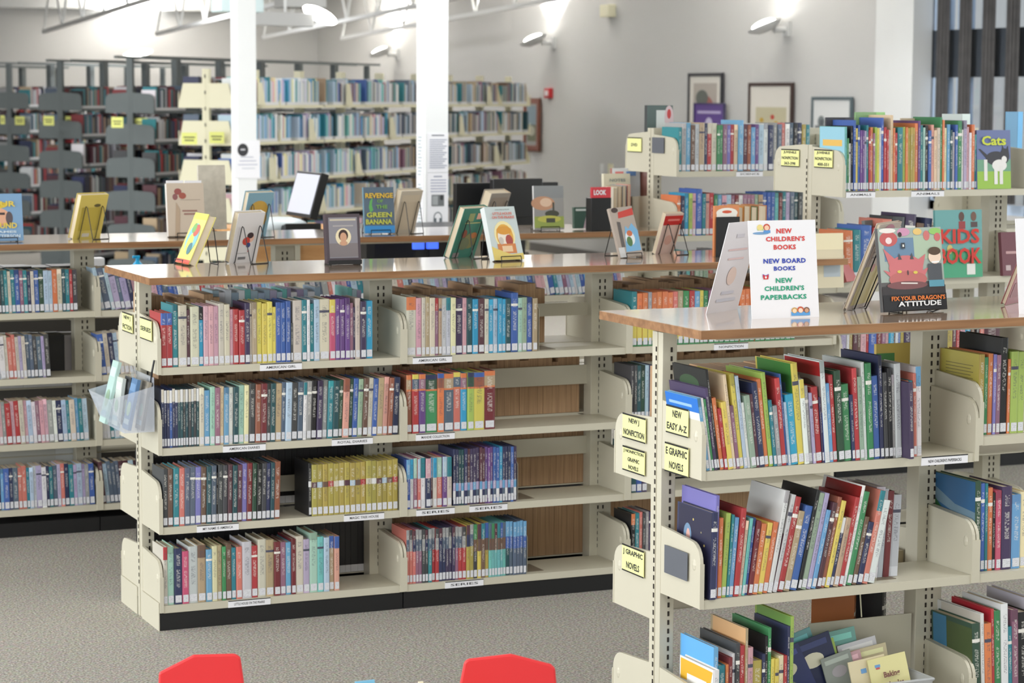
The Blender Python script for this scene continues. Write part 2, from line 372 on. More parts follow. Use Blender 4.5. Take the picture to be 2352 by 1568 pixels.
# pilaster and window
struct('trim_2', MB().box(XW-.1, 9.86, 0, XW, 10.15, 4.4), M('white_pilaster_paint', (232, 234, 234), .6, vary=.02))
struct('trim_3', MB().box(XW-.2, 9.40, 0, XW, 9.71, 4.4), MATS['white_pilaster_paint'])
wf = empty('window_1'); tag(wf, kind='structure')
fr = MB(); yy = W0
BLUEW = M('pale_blue_window_frame', (196, 214, 236), .4, vary=.02)
for y0, y1 in ((9.2, 9.42), (8.9, 9.06), (7.0, 7.1), (6.0, 6.12)): fr.box(XW+.03, y0, ZS, XW+.1, y1, ZH)
fr.box(XW+.03, W1, ZS, XW+.1, W0, ZS+.08).box(XW+.03, W1, ZH-.08, XW+.1, W0, ZH)
for y0 in (8.0, 7.93, 8.66, 8.58): fr.box(XW+.03, y0, ZS, XW+.08, y0+.045, ZH)
tag(fr.build('window_frame', BLUEW, wf), kind='structure')
tag(MB().box(XW+.05, W1, ZS, XW+.056, W0, ZH).build('window_glass', M('window_glass', (245, 250, 255), .02, trans=1, spec=.3), wf), kind='structure')
tag(MB().box(XW+.02, W1, 2.06, XW+.13, W0, 2.47).build('window_transom', M('dark_transom_panel', (66, 72, 80), .5, vary=.1), wf), kind='structure')
# pale building across the way that the window looks out on
struct('wall_outside', MB().box(XW+6, -6, 0, XW+6.3, 22, 3.4), M('pale_outside_masonry', (236, 232, 226), .8, vary=.04, vscale=.8))
struct('floor_outside', MB().box(XW+.2, -10, -.1, XW+6, 24, -.02), M('pale_paving', (205, 203, 200), .9, vary=.05))
# dark sheer curtain strips hanging before the window
SHEER = M('dark_sheer_fabric', (88, 86, 86), .9, vary=.35, vscale=9)
for i, (a, b) in enumerate(((2152, 2176), (2203, 2227), (2256, 2281), (2311, 2337), (2362, 2388))):
    ya = IV(a, 150, 'x', XW-.06)[1]; yb = IV(b, 150, 'x', XW-.06)[1]; mb = MB(); n = 14
    pts = [(ya+(yb-ya)*t/n, XW-.07+.022*math.sin(t*1.5)) for t in range(n+1)]
    poly = [(p[1], p[0]) for p in pts]+[(p[1]+.006, p[0]) for p in pts[::-1]]
    mb.prism(poly, 1.0, 4.0, 'z')
    o = mb.build('curtain_strip', SHEER, None, smooth=False)
    tag(o, 'dark sheer curtain strip, %s from the left before the tall window' % ORD(i+1), 'curtain', 'dark curtain strips at the window')
rd_ = MB().tube([(XW-.07, W0+.03, 4.0), (XW-.07, W1, 4.0)], .012, 8); tag(rd_.build('curtain_rail', BLACKP), 'black curtain rail above the tall window', 'curtain rail')

# ------------------------------------------------------------ roof trusses, columns, lamps
def truss(x, y0, z0, y1, z1, label):
    t = empty('roof_truss', (x, y0, z0), label=label, cat='roof truss', group='white steel roof trusses')
    L_ = y1-y0; dz = z1-z0
    MB().box(-.035, 0, 0, .035, 0, 0).v
    mb = MB(); mb.tube([(0, 0, 0), (0, L_, dz)], .035, 4); mb.build('bottom_chord', WHITEM, t)
    mb = MB(); tz0 = roofz(y0)-z0-.04; tz1 = roofz(y1)-z0-.04
    mb.tube([(0, 0 + 1.8, roofz(y0+1.8)-z0-.04), (0, L_, tz1)], .04, 4); mb.build('top_chord', WHITEM, t)
    n = max(3, int(abs(L_)/1.1)); mb = MB()
    for i in range(n):
        a = L_*i/n; c = L_*(i+.5)/n; d = L_*(i+1)/n
        zt = lambda y: roofz(y0+y)-z0-.04
        mb.tube([(0, a, dz*a/L_), (0, c, zt(c))], .016, 5); mb.tube([(0, c, zt(c)), (0, d, dz*d/L_)], .016, 5)
    mb.build('web_bars', WHITEM, t)
    return t
for i, (vx, vy) in enumerate(((100, 73), (360, 78), (605, 86), (785, 88), (1010, 40))):
    p = AT(vx, vy, 31.5); y1 = 6.0
    truss(p.x, p.y, p.z, y1, p.z+(p.y-14)*.0833 if p.y > 14 else p.z, 'white open web roof truss, %s from the left under the sloping ceiling' % ORD(i+1))
def column(px0, px1, wd, label, papers):
    # square post; px0..px1 is its front face at the row y=300
    d = ray(px0, 300); Z = F_PX*wd*(RT.x - ((px0+px1)/2-1176)/F_PX*FW.x)/(px1-px0)
    c = AT(px0, 300, Z)
    o = MB().box(0, 0, 0, wd, wd, 4.33).build('steel_column', WHITEM, None, (c.x, c.y, 0), bevel=.004); tag(o, label, 'column')
    return o, c, Z
col1, c1, Z1 = column(545, 590, .15, 'white square steel column left of the monitor', None)
col2, c2, Z2 = column(977, 1030, .15, 'white square steel column with notices, right of the hanging lamps', None)
def notice(name, col, z0, z1, x0, x1, yy, label, cat='notice'):
    o = MB().box(0, 0, 0, x1-x0, .002, z1-z0).build(name, WHITEP, None, (col.location.x+x0, col.location.y-yy, z0)); return tag(o, label, cat)
def zpx(Z, y): return CAM.z+ray(1000, y).z*Z
n1 = notice('paper_notice', col1, zpx(Z1, 412), zpx(Z1, 325), -.027, .172, .004, 'white paper notice with a round black badge on the left column')
h_ = zpx(Z1, 325)-zpx(Z1, 412)
art(n1, .199, h_, [('e', .34, .75, .21, .17, (48, 48, 52)), ('r', .25, .74, .43, .78, (200, 200, 205)), ('r', .25, .55, .75, .57, (170, 175, 190)), ('r', .2, .45, .85, .47, (165, 170, 190)), ('r', .15, .35, .9, .37, (170, 175, 195)), ('r', .3, .25, .8, .27, (190, 195, 205))], x0=0)
n2 = notice('paper_notice', col2, zpx(Z2, 396), zpx(Z2, 306), .012, .148, .004, 'long printed paper notice on the right column, upper')
hh = zpx(Z2, 306)-zpx(Z2, 396)
art(n2, .136, hh, [('r', .2, .93, .8, .96, (110, 115, 125))]+[('r', .1, .82-.055*i, .93-.1*(i % 3), .845-.055*i, (160, 165, 180)) for i in range(14)], x0=0)
n3 = notice('paper_notice', col2, zpx(Z2, 530), zpx(Z2, 398), .012, .148, .004, 'printed notice with photograph and headphones symbol on the right column, lower')
hh = zpx(Z2, 398)-zpx(Z2, 530)
art(n3, .136, hh, [('r', .3, .93, .7, .95, (140, 145, 165))]+[('r', .15, .87-.05*i, .9, .885-.05*i, (150, 155, 180)) for i in range(5)] +
    [('r', .2, .42, .8, .62, (110, 114, 116)), ('r', .24, .44, .5, .6, (160, 164, 166)), ('e', .68, .57, .08, .05, (50, 52, 54)), ('e', .5, .22, .2, .1, (95, 105, 112)), ('e', .5, .22, .16, .08, (236, 236, 240)), ('r', .3, .12, .43, .21, (95, 105, 112)), ('r', .57, .12, .7, .21, (95, 105, 112)), ('r', .25, .03, .75, .045, (180, 182, 200))], x0=0)
n4 = MB().box(0, 0, 0, .002, .1, zpx(Z2, 306)-zpx(Z2, 530)).build('paper_notice', WHITEP, None, (col2.location.x-.003, col2.location.y+.025, zpx(Z2, 530))); tag(n4, 'long printed notice strip on the left face of the right column', 'notice')
mb = MB(); H4 = zpx(Z2, 306)-zpx(Z2, 530)
for i in range(26):
    if i not in (12, 13): mb.face([(-.001, .085, H4*(.95-.035*i)), (-.001, .02+.01*(i % 3), H4*(.95-.035*i)), (-.001, .02+.01*(i % 3), H4*(.962-.035*i)), (-.001, .085, H4*(.962-.035*i))], lin((165, 185, 190)))
mb.build('printed_lines', PRINT, n4)

GLOW = M('lamp_glass_glow', (255, 252, 244), .4, emit=14)
HOUS = M('grey_lamp_housing', (205, 206, 206), .4, vary=.03)
def sconce(x, y, z, rz, label, power):
    t = empty('wall_sconce', (x, y, z), rz, label, 'wall lamp', 'tilted bowl uplights along the walls')
    mb = MB(); mb.box(-.07, -.03, -.07, .07, 0, .07); mb.tube([(0, -.03, 0), (0, -.16, -.01)], .03, 8); mb.build('wall_arm', HOUS, t)
    b = MB(); n = 20  # shallow dish, tilted
    prof = [(.0, -.085), (.09, -.075), (.17, -.03), (.2, .01), (.19, .012), (.15, -.02)]
    tf = Matrix.Translation((-.0, -.26, .03)) @ Euler((R(18), R(-12), 0)).to_matrix().to_4x4() @ Matrix.Diagonal((1.15, .8, .8, 1))
    base = []
    for r_, z_ in prof:
        base.append(len(b.v)); b.v += [tuple(tf @ Vector((r_*math.cos(2*math.pi*j/n), r_*math.sin(2*math.pi*j/n), z_))) for j in range(n)]
    for a, c in zip(base, base[1:]):
        for j in range(n): b.f.append((a+j, a+(j+1) % n, c+(j+1) % n, c+j)); b.c.append((1,)*3); b.k.append((1,)*3); b.uv.append([(0, 0)]*4); b.m.append(0)
    b.build('dish', HOUS, t, smooth=True)
    g = MB(); g.ball((0, 0, 0), .13, 16, 8, sc=(1.2, .8, .3)); g.build('lamp_lens', GLOW, t, (-.02, -.26, .045), (R(18), R(-12), 0), smooth=True)
    l = bpy.data.lights.new('sconce_light', 'SPOT'); l.energy = power*2.6; l.spot_size = R(120); l.spot_blend = .9; l.shadow_soft_size = .08; l.color = (1, .98, .94)
    lo = bpy.data.objects.new('sconce_light', l); COL.objects.link(lo); lo.parent = t; lo.location = (0, -.17, .14); lo.rotation_euler = (R(180+12), 0, 0)
    return t
for i, (px, py) in enumerate(((870, 124), (1222, 97), (1752, 66))):
    p = IV(px, py, 'x', XW-.28)
    sconce(XW, p.y, p.z, R(-90), 'white dish wall lamp glowing upward, %s from the right on the side wall' % ORD(3-i), 380)
p = IV(318, 128, 'y', YW-.5); sconce(p.x, YW-.22, p.z, 0, 'white dish wall lamp glowing on the far wall above the dark stacks', 420)
# ceiling hung twin lamps near the trusses
def pendant(px, py, Z, label):
    p = AT(px, py, Z); t = empty('pendant_uplight', p, R(25), label, 'hanging lamp', 'hanging twin uplights')
    MB().box(-.42, -.05, -.07, .3, .05, .05).build('housing', HOUS, t, bevel=.01)
    MB().tube([(0, 0, .05), (0, 0, 4.3-p.z)], .014, 6).build('stem', WHITEM, t)
    MB().ball((0, 0, 0), .16, 16, 8, sc=(1.2, .7, .3)).build('lamp_lens', GLOW, t, (.42, 0, .04), (0, R(22), 0), smooth=True)
    return t
pendant(655, 42, 20, 'white hanging twin uplight between the two columns')
t = empty('hanging_box', AT(537, 12, 17.5), 0, 'pale blue white box unit fixed at the head of the left column', 'ceiling unit')
MB().box(-.18, -.25, -.06, .16, 0, .25).build('case', M('pale_cyan_case', (214, 232, 234), .4, vary=.03), t, bevel=.01)
t = empty('duct_box', AT(705, 5, 22), 0, 'grey white square duct box hanging among the trusses', 'ceiling unit')
MB().box(-.2, 0, -.05, .2, .4, .4).build('case', HOUS, t, bevel=.01)
# wall fittings
p = IV(1396, 25, 'x', XW-.05); t = empty('wall_speaker', (XW, p.y, p.z), R(-90), 'small cream speaker box high on the side wall', 'speaker'); MB().box(-.11, -.1, -.07, .11, 0, .07).build('case', CREAMST, t, bevel=.008)
p = IV(1257, 214, 'x', XW-.04); t = empty('fire_alarm', (XW, p.y, p.z), R(-90), 'red fire alarm on the side wall above the framed picture', 'fire alarm')
MB().box(-.075, -.05, -.06, .075, 0, .06).build('case', M('alarm_red', (190, 30, 40), .4, vary=.03), t, bevel=.005); MB().box(-.03, -.06, -.03, .045, -.05, .03).build('strobe', WHITEP, t)
p = IV(1403, 388, 'x', XW); t = empty('light_switch', (XW, p.y, p.z), R(-90), 'cream light switch plate on the side wall', 'switch'); MB().box(-.06, -.008, -.06, .06, 0, .06).build('plate', CREAMST, t); MB().box(-.015, -.018, -.03, .015, -.008, .03).build('rocker', CREAMST, t)
p = IV(1383, 388, 'x', XW); t = empty('wall_outlet', (XW, p.y, p.z), R(-90), 'pale grey outlet plate beside the light switch', 'outlet'); MB().box(-.04, -.006, -.06, .04, 0, .06).build('plate', WHITEM, t)
# pictures leaning/hanging on the side wall
def picture(x0, y0, x1, y1, fcol, label, items, off=.03, mcol=(226, 222, 214), fw=.035):
    a = IV(x0, y0, 'x', XW-off); b = IV(x1, y1, 'x', XW-off)
    wd = a.y-b.y; ht = a.z-b.z
    t = empty('framed_picture', (XW-off, (a.y+b.y)/2, b.z), R(-90), label, 'picture')
    f = MB(); f.box(-wd/2, -.02, 0, -wd/2+fw, .01, ht).box(wd/2-fw, -.02, 0, wd/2, .01, ht).box(-wd/2+fw, -.02, 0, wd/2-fw, .01, fw).box(-wd/2+fw, -.02, ht-fw, wd/2-fw, .01, ht)
    f.build('picture_frame', M('frame_%d_%d_%d' % fcol, fcol, .4, vary=.1), t, bevel=.003)
    MB().box(-wd/2+fw, -.008, fw, wd/2-fw, .008, ht-fw, lin(mcol)).build('mat_board', PRINT, t)
    art(t, wd-2*fw, ht-2*fw, items, y=-.0085, name='print', x0=-wd/2+fw).location.z = fw
    return t
picture(1205, 225, 1240, 348, (112, 58, 38), 'brown framed landscape picture behind the end of the tall beige stack', [('r', .0, .0, 1, 1, (150, 150, 150)), ('r', .1, .5, .9, .95, (120, 140, 152)), ('r', .1, .1, .9, .5, (92, 96, 70)), ('e', .5, .35, .3, .12, (170, 168, 150))], fw=.07)
picture(1583, 168, 1659, 340, (48, 48, 54), 'tall black framed picture, leftmost of the three on the side wall', [('r', .12, .1, .88, .9, (176, 168, 160)), ('e', .5, .5, .3, .22, (158, 90, 80)), ('e', .4, .68, .2, .12, (90, 96, 90)), ('r', .12, .1, .88, .35, (120, 110, 98))])
picture(1722, 190, 1820, 350, (62, 44, 40), 'brown framed flower print on the side wall, centre of the three', [('r', .14, .0, .9, .66, (196, 190, 160))]+[('e', .2+.09*i, .2+.05*((i*5) % 7), .05, .04, ((190, 70, 60), (196, 160, 60), (120, 130, 80), (150, 120, 130))[i % 4]) for i in range(8)])
picture(1867, 222, 1957, 340, (88, 102, 108), 'grey framed sketch on the side wall, rightmost of the three', [('r', .05, .3, .9, .42, (120, 124, 128)), ('e', .22, .5, .1, .14, (120, 128, 130)), ('r', .18, .42, .28, .55, (90, 96, 100))], mcol=(224, 226, 226), fw=.03)
t = picture(1596, 236, 1664, 330, (70, 64, 100), 'purple notice with white emblem before the leftmost picture', [('r', 0, 0, 1, 1, (92, 66, 140)), ('r', .1, .75, .9, .82, (190, 180, 215)), ('e', .5, .45, .13, .2, (205, 198, 225)), ('r', .2, .42, .85, .48, (200, 192, 220))], off=.07, fw=.012)

XB, YB, YC = .912, -2.26, 1.92
# ------------------------------------------------------------ library shelving
def bracket(mb, x, D=.235, zt=.17, zb=-.024, t=.010, slant=False, flip=False, dimple=0):
    """one shelf end plate: y 0 (front) .. D, rounded front top corner; flip for the rear side"""
    r = .055; poly = [(D, zb), (0, zb), (0, zt-r-.01)]+[(r-r*math.cos(a*math.pi/12), zt-r-.01+r*math.sin(a*math.pi/12)) for a in range(1, 7)]+[(D, zt+.002)]
    if slant: poly = [(D, zb), (0, zb), (.0, zb+.03), (.045, zt+.02), (D, zt+.02)]
    if flip: poly = [(.53-u, v) for u, v in poly]
    mb.prism(poly if flip else poly, x, x+t, 'x')
    # returned lip around the front edge
    y0, y1 = (.53-.002, .533) if flip else (-.003, .002)
    mb.box(x-.002, y0, zb, x+t+.002, y1, zt-r-.012)
    if not slant:
        yy = .53-.035 if flip else .035
        mb.ball((x+t/2, yy, zt-.075), .014, 10, 6, sc=((t/2+.004)/.014, 1, 1.5))
def shelving(name, label, org, n, H, front, rear, rz=0, mt=BEIGE, P=.92, D=.53, kick=.085, group=None, rails=(), all_br=True, slant=False, slots=True, cross=False, skip=(), basemat=None):
    """double sided steel shelving; front/rear: list per bay of shelf heights"""
    t = empty(name, (*org, 0), rz, label, 'shelving', group)
    for i in range(n+1):
        x = i*P; xl = x-(.046 if i else 0); xr = x+(.046 if i < n else 0)
        if i == n: xl = x-.046
        p = MB().box(xl, D/2-.032, .0, xr, D/2+.032, H)
        if i == 0: p.box(-.003, D/2-.004, .0, 0, D/2+.004, H)
        p.build('upright_post', mt, t, bevel=.002)
        if slots:
            s = MB(); xs = [xx for xx in ((x-.011 if i else None), (x+.011 if i < n else x-.02)) if xx is not None]
            if i == 0: xs = [x+.028]
            for k in range(int((H-.15)/.0254)):
                for xx in xs:
                    s.box(xx-.003, D/2-.0335, .12+k*.0254, xx+.003, D/2-.0325, .134+k*.0254)
            s.build('post_slots', SLOT, t)
        if i == 0 and slots:
            s = MB()
            for k in range(int((H-.15)/.0254)): s.box(-.0045, D/2-.003, .12+k*.0254, -.0032, D/2+.003, .134+k*.0254)
            s.build('post_slots', SLOT, t)
    for side in (0, 1):
        lst = rear if side else front
        for b in range(n):
            zs = lst[b % len(lst)]
            for j, z in enumerate(zs):
                x0 = b*P+.014; x1 = (b+1)*P-.014
                y0, y1 = (D-.235, D-.001) if side else (.001, .235)
                sh = MB().box(x0, y0, z-.004, x1, y1, z)
                yl = D-.004 if side else .001
                sh.box(x0, yl, z-.026, x1, yl+.003, z-.004)
                so = sh.build('shelf', mt, t, bevel=0)
                br = MB(); 
                if all_br or b == 0 or b == n-1:
                    br = MB(); bracket(br, x0-.012, flip=bool(side), slant=slant); br.v = [(a, c, d+z) for a, c, d in br.v]; br.build('shelf_bracket', mt, t)
                    br = MB(); bracket(br, x1+.002, flip=bool(side), slant=slant); br.v = [(a, c, d+z) for a, c, d in br.v]; br.build('shelf_bracket', mt, t)
                if side == 0: t['shelf_%d_%d' % (b, j)] = so.name
    for b, z0, z1, y in rails:
        MB().box(b*P+.046, y, z0, (b+1)*P-.046, y+.006, z1).build('back_rail', mt, t)
    if kick:
        MB().box(-.0034, .004, 0, -.0002, D/2-.034, .1).box(-.0034, D/2+.034, 0, -.0002, D-.004, .1).build('base_end_plate', mt, t)
        for b in range(n):
            MB().box(b*P+.002, .006, 0.0, (b+1)*P-.002, D-.006, kick-.024).build('kick_base', KICK, t)
    return t
def shelf_label(t, b, j, px0, px1, yf, z, txt=None):
    so = bpy.data.objects[t['shelf_%d_%d' % (b, j)]]; ox = t.location.x
    x0, x1 = xat(px0, yf, z)-ox, xat(px1, yf, z)-ox
    l = MB().box(x0, -.002, z-.026, x1, .0005, z-.002).build('shelf_label', [WHITEP], so)
    k = MB().box(x0, -.0026, z-.004, x1, -.002, z-.001).build('label_holder', BLACKP, so)
    if txt:
        c = (x0+x1)/2; hw = (x1-x0)*.36
        text(so, txt, c-hw, z-.019, c+hw, z-.010, y=-.0024, bold=.01, name='label_lettering')
def worktop(name, label, x0, x1, y0, D, z, th=.024):
    t = empty(name, (x0, y0, z-th), 0, label, 'counter top')
    MB().box(.002, .002, .0, x1-x0-.002, D-.002, th).build('laminate_top', WOODTOP, t)
    e = MB(); e.box(0, 0, -.001, x1-x0, .0021, th-.0015).box(0, D-.0021, -.001, x1-x0, D, th-.0015).box(0, .0021, -.001, .0021, D-.0021, th-.0015).box(x1-x0-.0021, .0021, -.001, x1-x0, D-.0021, th-.0015)
    e.build('wood_edging', WOODEDGE, t)
    # steel canopy bracket rails under the top
    MB().box(.08, .06, -.012, x1-x0-.04, D-.06, -.0012).build('under_frame', BEIGE, t)
    return t
HC = 1.254; ZA = (.933, .649, .369, .089); ZC = (.957, .678, .398, .117)
A = shelving('low_book_shelving', 'long low beige steel shelving under wood top, facing the camera, middle of the room', (0, 0), 3, HC-.036, [ZA], [(.93, .65, .37, .089)],
    rails=[(0, .70, .76, .27), (0, .42, .48, .27), (1, .765, .84, .27), (1, .49, .56, .27), (1, 1.035, 1.085, .27), (2, .765, .84, .27), (2, 1.035, 1.085, .27)])
worktop('worktop', 'long wood laminate top over the low shelving in the middle', -.043, 2.765, -.0687, .622, HC)
B = shelving('low_book_shelving', 'low beige steel shelving at right front under a wood top with white sign', (XB, YB), 3, HC-.036, [(.854, .493, .08), (.90, .493, .08), (.9, .493, .08)], [(.797, .405, .08)], kick=0, rails=[])
worktop('worktop', 'glossy wood laminate top at right front with the white sign on it', XB-.043, XB+2.8, YB-.0687, .622, HC)
C_ = shelving('low_book_shelving', 'far low beige steel shelving with wood top, behind the middle one', (.267-2*.92, YC), 5, HC-.036, [ZC], [(.9, .6, .3, .117)], rails=[])
worktop('worktop', 'far wood laminate top running behind the middle shelving', .267-2*.92-.043, 3.0, YC-.0687, .622, HC)
Z2S = (1.512, 1.155, .80, .44, .1)
E2 = shelving('tall_book_shelving', 'tall beige steel shelving of picture books at right, next to the middle low shelving', (2.80, .04), 3, 1.69, [Z2S], [(1.52, 1.16, .80, .44, .1)])
Z1S = (1.528, 1.222, .95, .66, .37, .1)
E1 = shelving('tall_book_shelving', 'tall beige steel shelving with the DVD sign, behind at centre right', (3.05, 1.9), 3, 1.73, [Z1S], [(1.54, 1.23, .95, .66, .37, .1)])
# tall diagonal stacks at the back
s2 = math.sqrt(.5)
def diag(px, Z): p = AT(px, 300, Z); return p
FZ = (1.785, 1.46, 1.12, .79, .46, .12)
fo = AT(470, 165, 20); 
FO = (fo.x+.27*s2, fo.y-.27*s2)
Fst = shelving('tall_book_stack', 'tall cream steel book stack running diagonally behind the white columns', FO, 8, 2.1, [FZ], [FZ], rz=R(45), mt=CREAMST, all_br=False, slant=True, slots=False)
mb = MB()
for k in range(14): mb.box(-.006, .26, .2+.14*k, -.0035, .27, .23+.14*k)
mb.build('post_slots', SLOT, Fst)
GZ = (1.72, 1.42, 1.1, .78, .46, .12)
GS = []
for i, (px, Z, n) in enumerate(((297, 22.2, 6), (137, 24.8, 5), (20, 27.2, 4), (-130, 29.6, 3))):
    p = AT(px, 300, Z); o = (p.x+.27*s2, p.y-.27*s2)
    g = shelving('dark_book_stack', 'charcoal steel book stack running diagonally, %s' % ('nearest of the dark ones', 'second of the dark ones from the front', 'third of the dark ones, at left edge', 'farthest dark one at left edge')[i], o, n, 2.22, [GZ], [GZ], rz=R(45), mt=DARKST, all_br=False, slots=False, group='charcoal book stacks')
    MB().box(0, .1, 2.22, n*.92, .13, 2.245).box(0, .4, 2.22, n*.92, .43, 2.245).build('top_bars', DARKST, g)
    GS.append((g, n))

# ------------------------------------------------------------ shelf contents: middle shelving, left bay
g1 = 'books in the middle shelving'
LB, RB = 'left bay of middle shelving', 'right bay of middle shelving'
def bandA(c, i): return [(.13, PAL['wh'][1] if i % 3 else PAL['rd'][1]), (.87, c)]
row('rd/bl*2 13 19, te 13.5 21.5, cr 19 21.5, mr 8 20, cr 20 21, cy/bk 10 20.5, pk*3 11.5 21, cr 13 21.5, cr 13 21.5, pk 8 19.5, rd 13 19.3, rd 13.5 19.3, dp 12 21.5, cr 5 21.5, ta 11 21.5, ye*3 12 21.5, ye 9 20, bl*3 11.5 21.5, ch 5 14, cr 21 22, te 12 22, wh 7 22, te 10 20.5, lb 13 22, cr 24 22, hp/ye 14 22, pu*3 11.5 22, mv 8 20.5, dp 5 19, cr 12 22, dp 14 21, cy 16 21',
    365, 859, 0, ZA[0], 'top shelf, '+LB, g1)
row('nv/cr 6 20.5, nv/wh 6 20.3, nv/cr 6 20.5, bl/wh 6 20.3, nv/cr 6 20.5, nv/wh 6 20.3, dt/cr 6 20.5, dt/wh 6 20.3, ch/cr 6 20.5, dt/wh 6 20.3, ch/cr 6 20.5, dt/wh 6 20.3, ch/cr 6 20.5, dt/wh 6 20.3, cr 11 20.5, sb 13 19.5, mi 11 20.5, mv 12 20.5, pe 9 20.5, sb 11 20.5, wh 10 20, dt 12 20.5, mi 13 20.8, py 11 20.6, ch 14 21, rb 13 21, dr 14 21, ch 8 21, dt 12 21, ta 14 21, sl 9 21, lb 14 21, ch 14 21, sl 13 21, wh/te 8 20.5, gy 11 21, bk 13 21, dp 13 21, gy 12 21, te 13 21, dt 14 21, dg 9 21, sa/rb 15 21, dg 9 21, bl 12 21, sg 12 21, br 12 21, cr 11 21, bl 12 21, ta 14 21, sa 12 21, rb 11 21, nv 15 21',
    364, 920, 0, ZA[1], 'second shelf, '+LB, g1, lean=(0, 3))
row('ch 11 20.5, br 12 20.5, te 13 20.5, co 12 20.5, sl 12 20.5, sl 12 20.5, vi 13 20.5, br 12 20.5, dt 11 20.5, sl 11 20.5, bk 4 18, ch 11 20.5, ch 11 20.5, mr 10 20.5, dt 11 20.5, mr 11 20.5, vi 11 20.5, dr 12 20.5, dg 10 20.5, bk 11 20.5, ch 10 20.5, nv 10 20.5, dt 9 20.5, rb 13 20.8',
    364, 645, 0, ZA[2], 'third shelf, '+LB, g1, lean=(.5, 1.5))
def bandY(c, i): return [(.55, c), (.11, PAL[('wh', 'mr', 'lb', 'br', 'rd', 'cr')[i % 6]][1]), (.34, c)]
row('bk 7 19.5, oc*16 12.5 18.7', 712, 921, 0, ZA[2], 'third shelf, '+LB, g1, bandf=bandY)
row('cr/rd 10 20.5, mi 15 20.5, nv 18 19.8, hp 15 19, lt 21 20.3, ta/br 19 20.3, sb 14 18.8, py 12 20, ta 11 20, gn 9 19.5, br 13 20, te 11 18.5, co 14 18.8, lt 22 20.5, rd 15 18.8, cr 19 20.8, ta 19 20.4, dr 15 19.5, mv 13 19.2, sb 13 19, dr 11 20.2, cr 18 21, li 15 19.5, mi 19 22, aq 15 20, lb 13 20, ta/bl 12 20, sa/bl 12 20',
    366, 782, 0, ZA[3], 'bottom shelf, '+LB, g1)
# right bay
row('cr/O 21 21.5, pk 12 21.2, cr 8 21.5, ta 9 21.5, cr 12 21.3, mv/rd 8 21, ta 7 21, lt 10 21, lt/te 10 21, py 11 21, dp 16 20.6, pk 9 20.6, dt 13 20.4, cy 13 20.4, mr 14 20.2, cr 9 20, cy 11 20, lb 10 20, cy*2 9 20, dt 12 20, bl 16 22, mi 9 20.3, sg 11 20, bl 13 20, ta 11 19.6', 935, 1237, 0, ZA[0], 'top shelf, '+RB, g1)
def bandM(c, i): return [(.1, c), (.62, c), (.03, PAL['O'][1]), (.17, PAL[('ta', 'sl', 'mv', 'dg', 'rb')[i % 5]][1]), (.08, PAL[('O', 'ye', 'O', 'nv', 'bl')[i % 5]][1])]
row('rb 12 21.5, rd 15 21.5, pu 15 21.5, gn 27 21.5, O 15 21.5, sl 22 21.5, co 16 21.5, cy 15 21.5, lg 15 21.5, ye 24 21.5, dr 25 21.8', 935, 1140, 0, ZA[1], 'second shelf, '+RB, g1, bandf=bandM)
def bandN(c, i): return [(.6, c), (.4, PAL[('sb', 'cy', 'mi', 'lb', 'te', 'pk')[i % 6]][1])]
row('bl 9 18.5, wh 8 18.5, mv 9 18.5, co 7 18.5, wh 12 18.5, nv 13 18.5, mr 5 18.5, cr 9 18.5, co 14 18.5, pu 11 18.5, cr 11 18.5', 934, 1040, 0, ZA[2], 'third shelf left half, '+RB, g1, bandf=bandN)
def bandP(c, i): return [(.1, c), (.16, PAL[('wh', 'nv', 'sl')[i % 3]][1]), (.14, PAL[('li', 'sb')[i % 2]][1]), (.6, c)]
row('nv*2 6 21, dt*2 6 21, nv 7 21, mr 6 21, dp*3 7 21, mr*2 6 21, pu*3 6 21, bl*2 7 21, cy 7 21, nv*3 6 21, bl 7 21, dp 7 21', 1044, 1190, 0, ZA[2], 'third shelf right half, '+RB, g1, bandf=bandP)
def bandQ(c, i): return [(.12, c), (.48, c), (.22, PAL[('sl', 'gy', 'nv', 'sl')[i % 4]][1]), (.18, PAL[('gy', 'ch', 'mr', 'gy')[i % 4]][1])]
row('co*3 6 20, mv*2 6 20, ch*2 6 20, te 7 20, rd*2 7 20, nv*2 7 20, dp*3 6 20, mv 6 20, rd/rd*2 8 20, oc*2 7 20.5', 936, 1090, 0, ZA[3], 'bottom shelf left half, '+RB, g1, bandf=bandQ)
def bandR(c, i): return [(.5, c), (.22, PAL[('br', 'bl')[i > 9]][1]), (.28, PAL[('gn', 'mr', 'te', 'bl', 'sl')[i % 5] if i < 10 else 'sb'][1])]
row('ch 8 20.5, ye 8 20.5, br 8 20.5, oc 8 20.5, aq*6 6 20.3, dt 8 20.3, sl*5 7 20.3', 1090, 1212, 0, ZA[3], 'bottom shelf right half, '+RB, g1, bandf=bandR)
# third bay, mostly hidden by the near counter
TB = 'third bay of middle shelving'
def bandT(c, i): return [(.1, PAL['gn'][1]), (.5, PAL['ye'][1]), (.4, c)]
row('te/ye 9 21, O*2 9 20.5, gy 6 20.5, O*4 9 20.5, co 9 20.5, ta 9 20.5, gn 10 20.5, rd 9 20.5, sb 9 20.5, ye 6 20.5, gn 9 20.5, mv*2 9 20.5, O 9 20.5, te 9 20.5, br 9 20.5, O*5 9 20.5, lg 9 20.5, rd*2 9 20.5, O 9 20.5, ye 9 20.5, mi 9 20.5, co 9 20.5', 1452, 1830, 0, ZA[0], 'top shelf, '+TB, g1, bandf=bandT, parts=False)
row('ch*2 9 21, dt 12 21, dg 12 21, lb 10 21, nv 10 21', 1452, 1500, 0, ZA[1], 'second shelf, '+TB, g1, parts=False)
row('dt 9 19, bl 9 19, dp 9 19', 1452, 1490, 0, ZA[2], 'third shelf, '+TB, g1, parts=False)
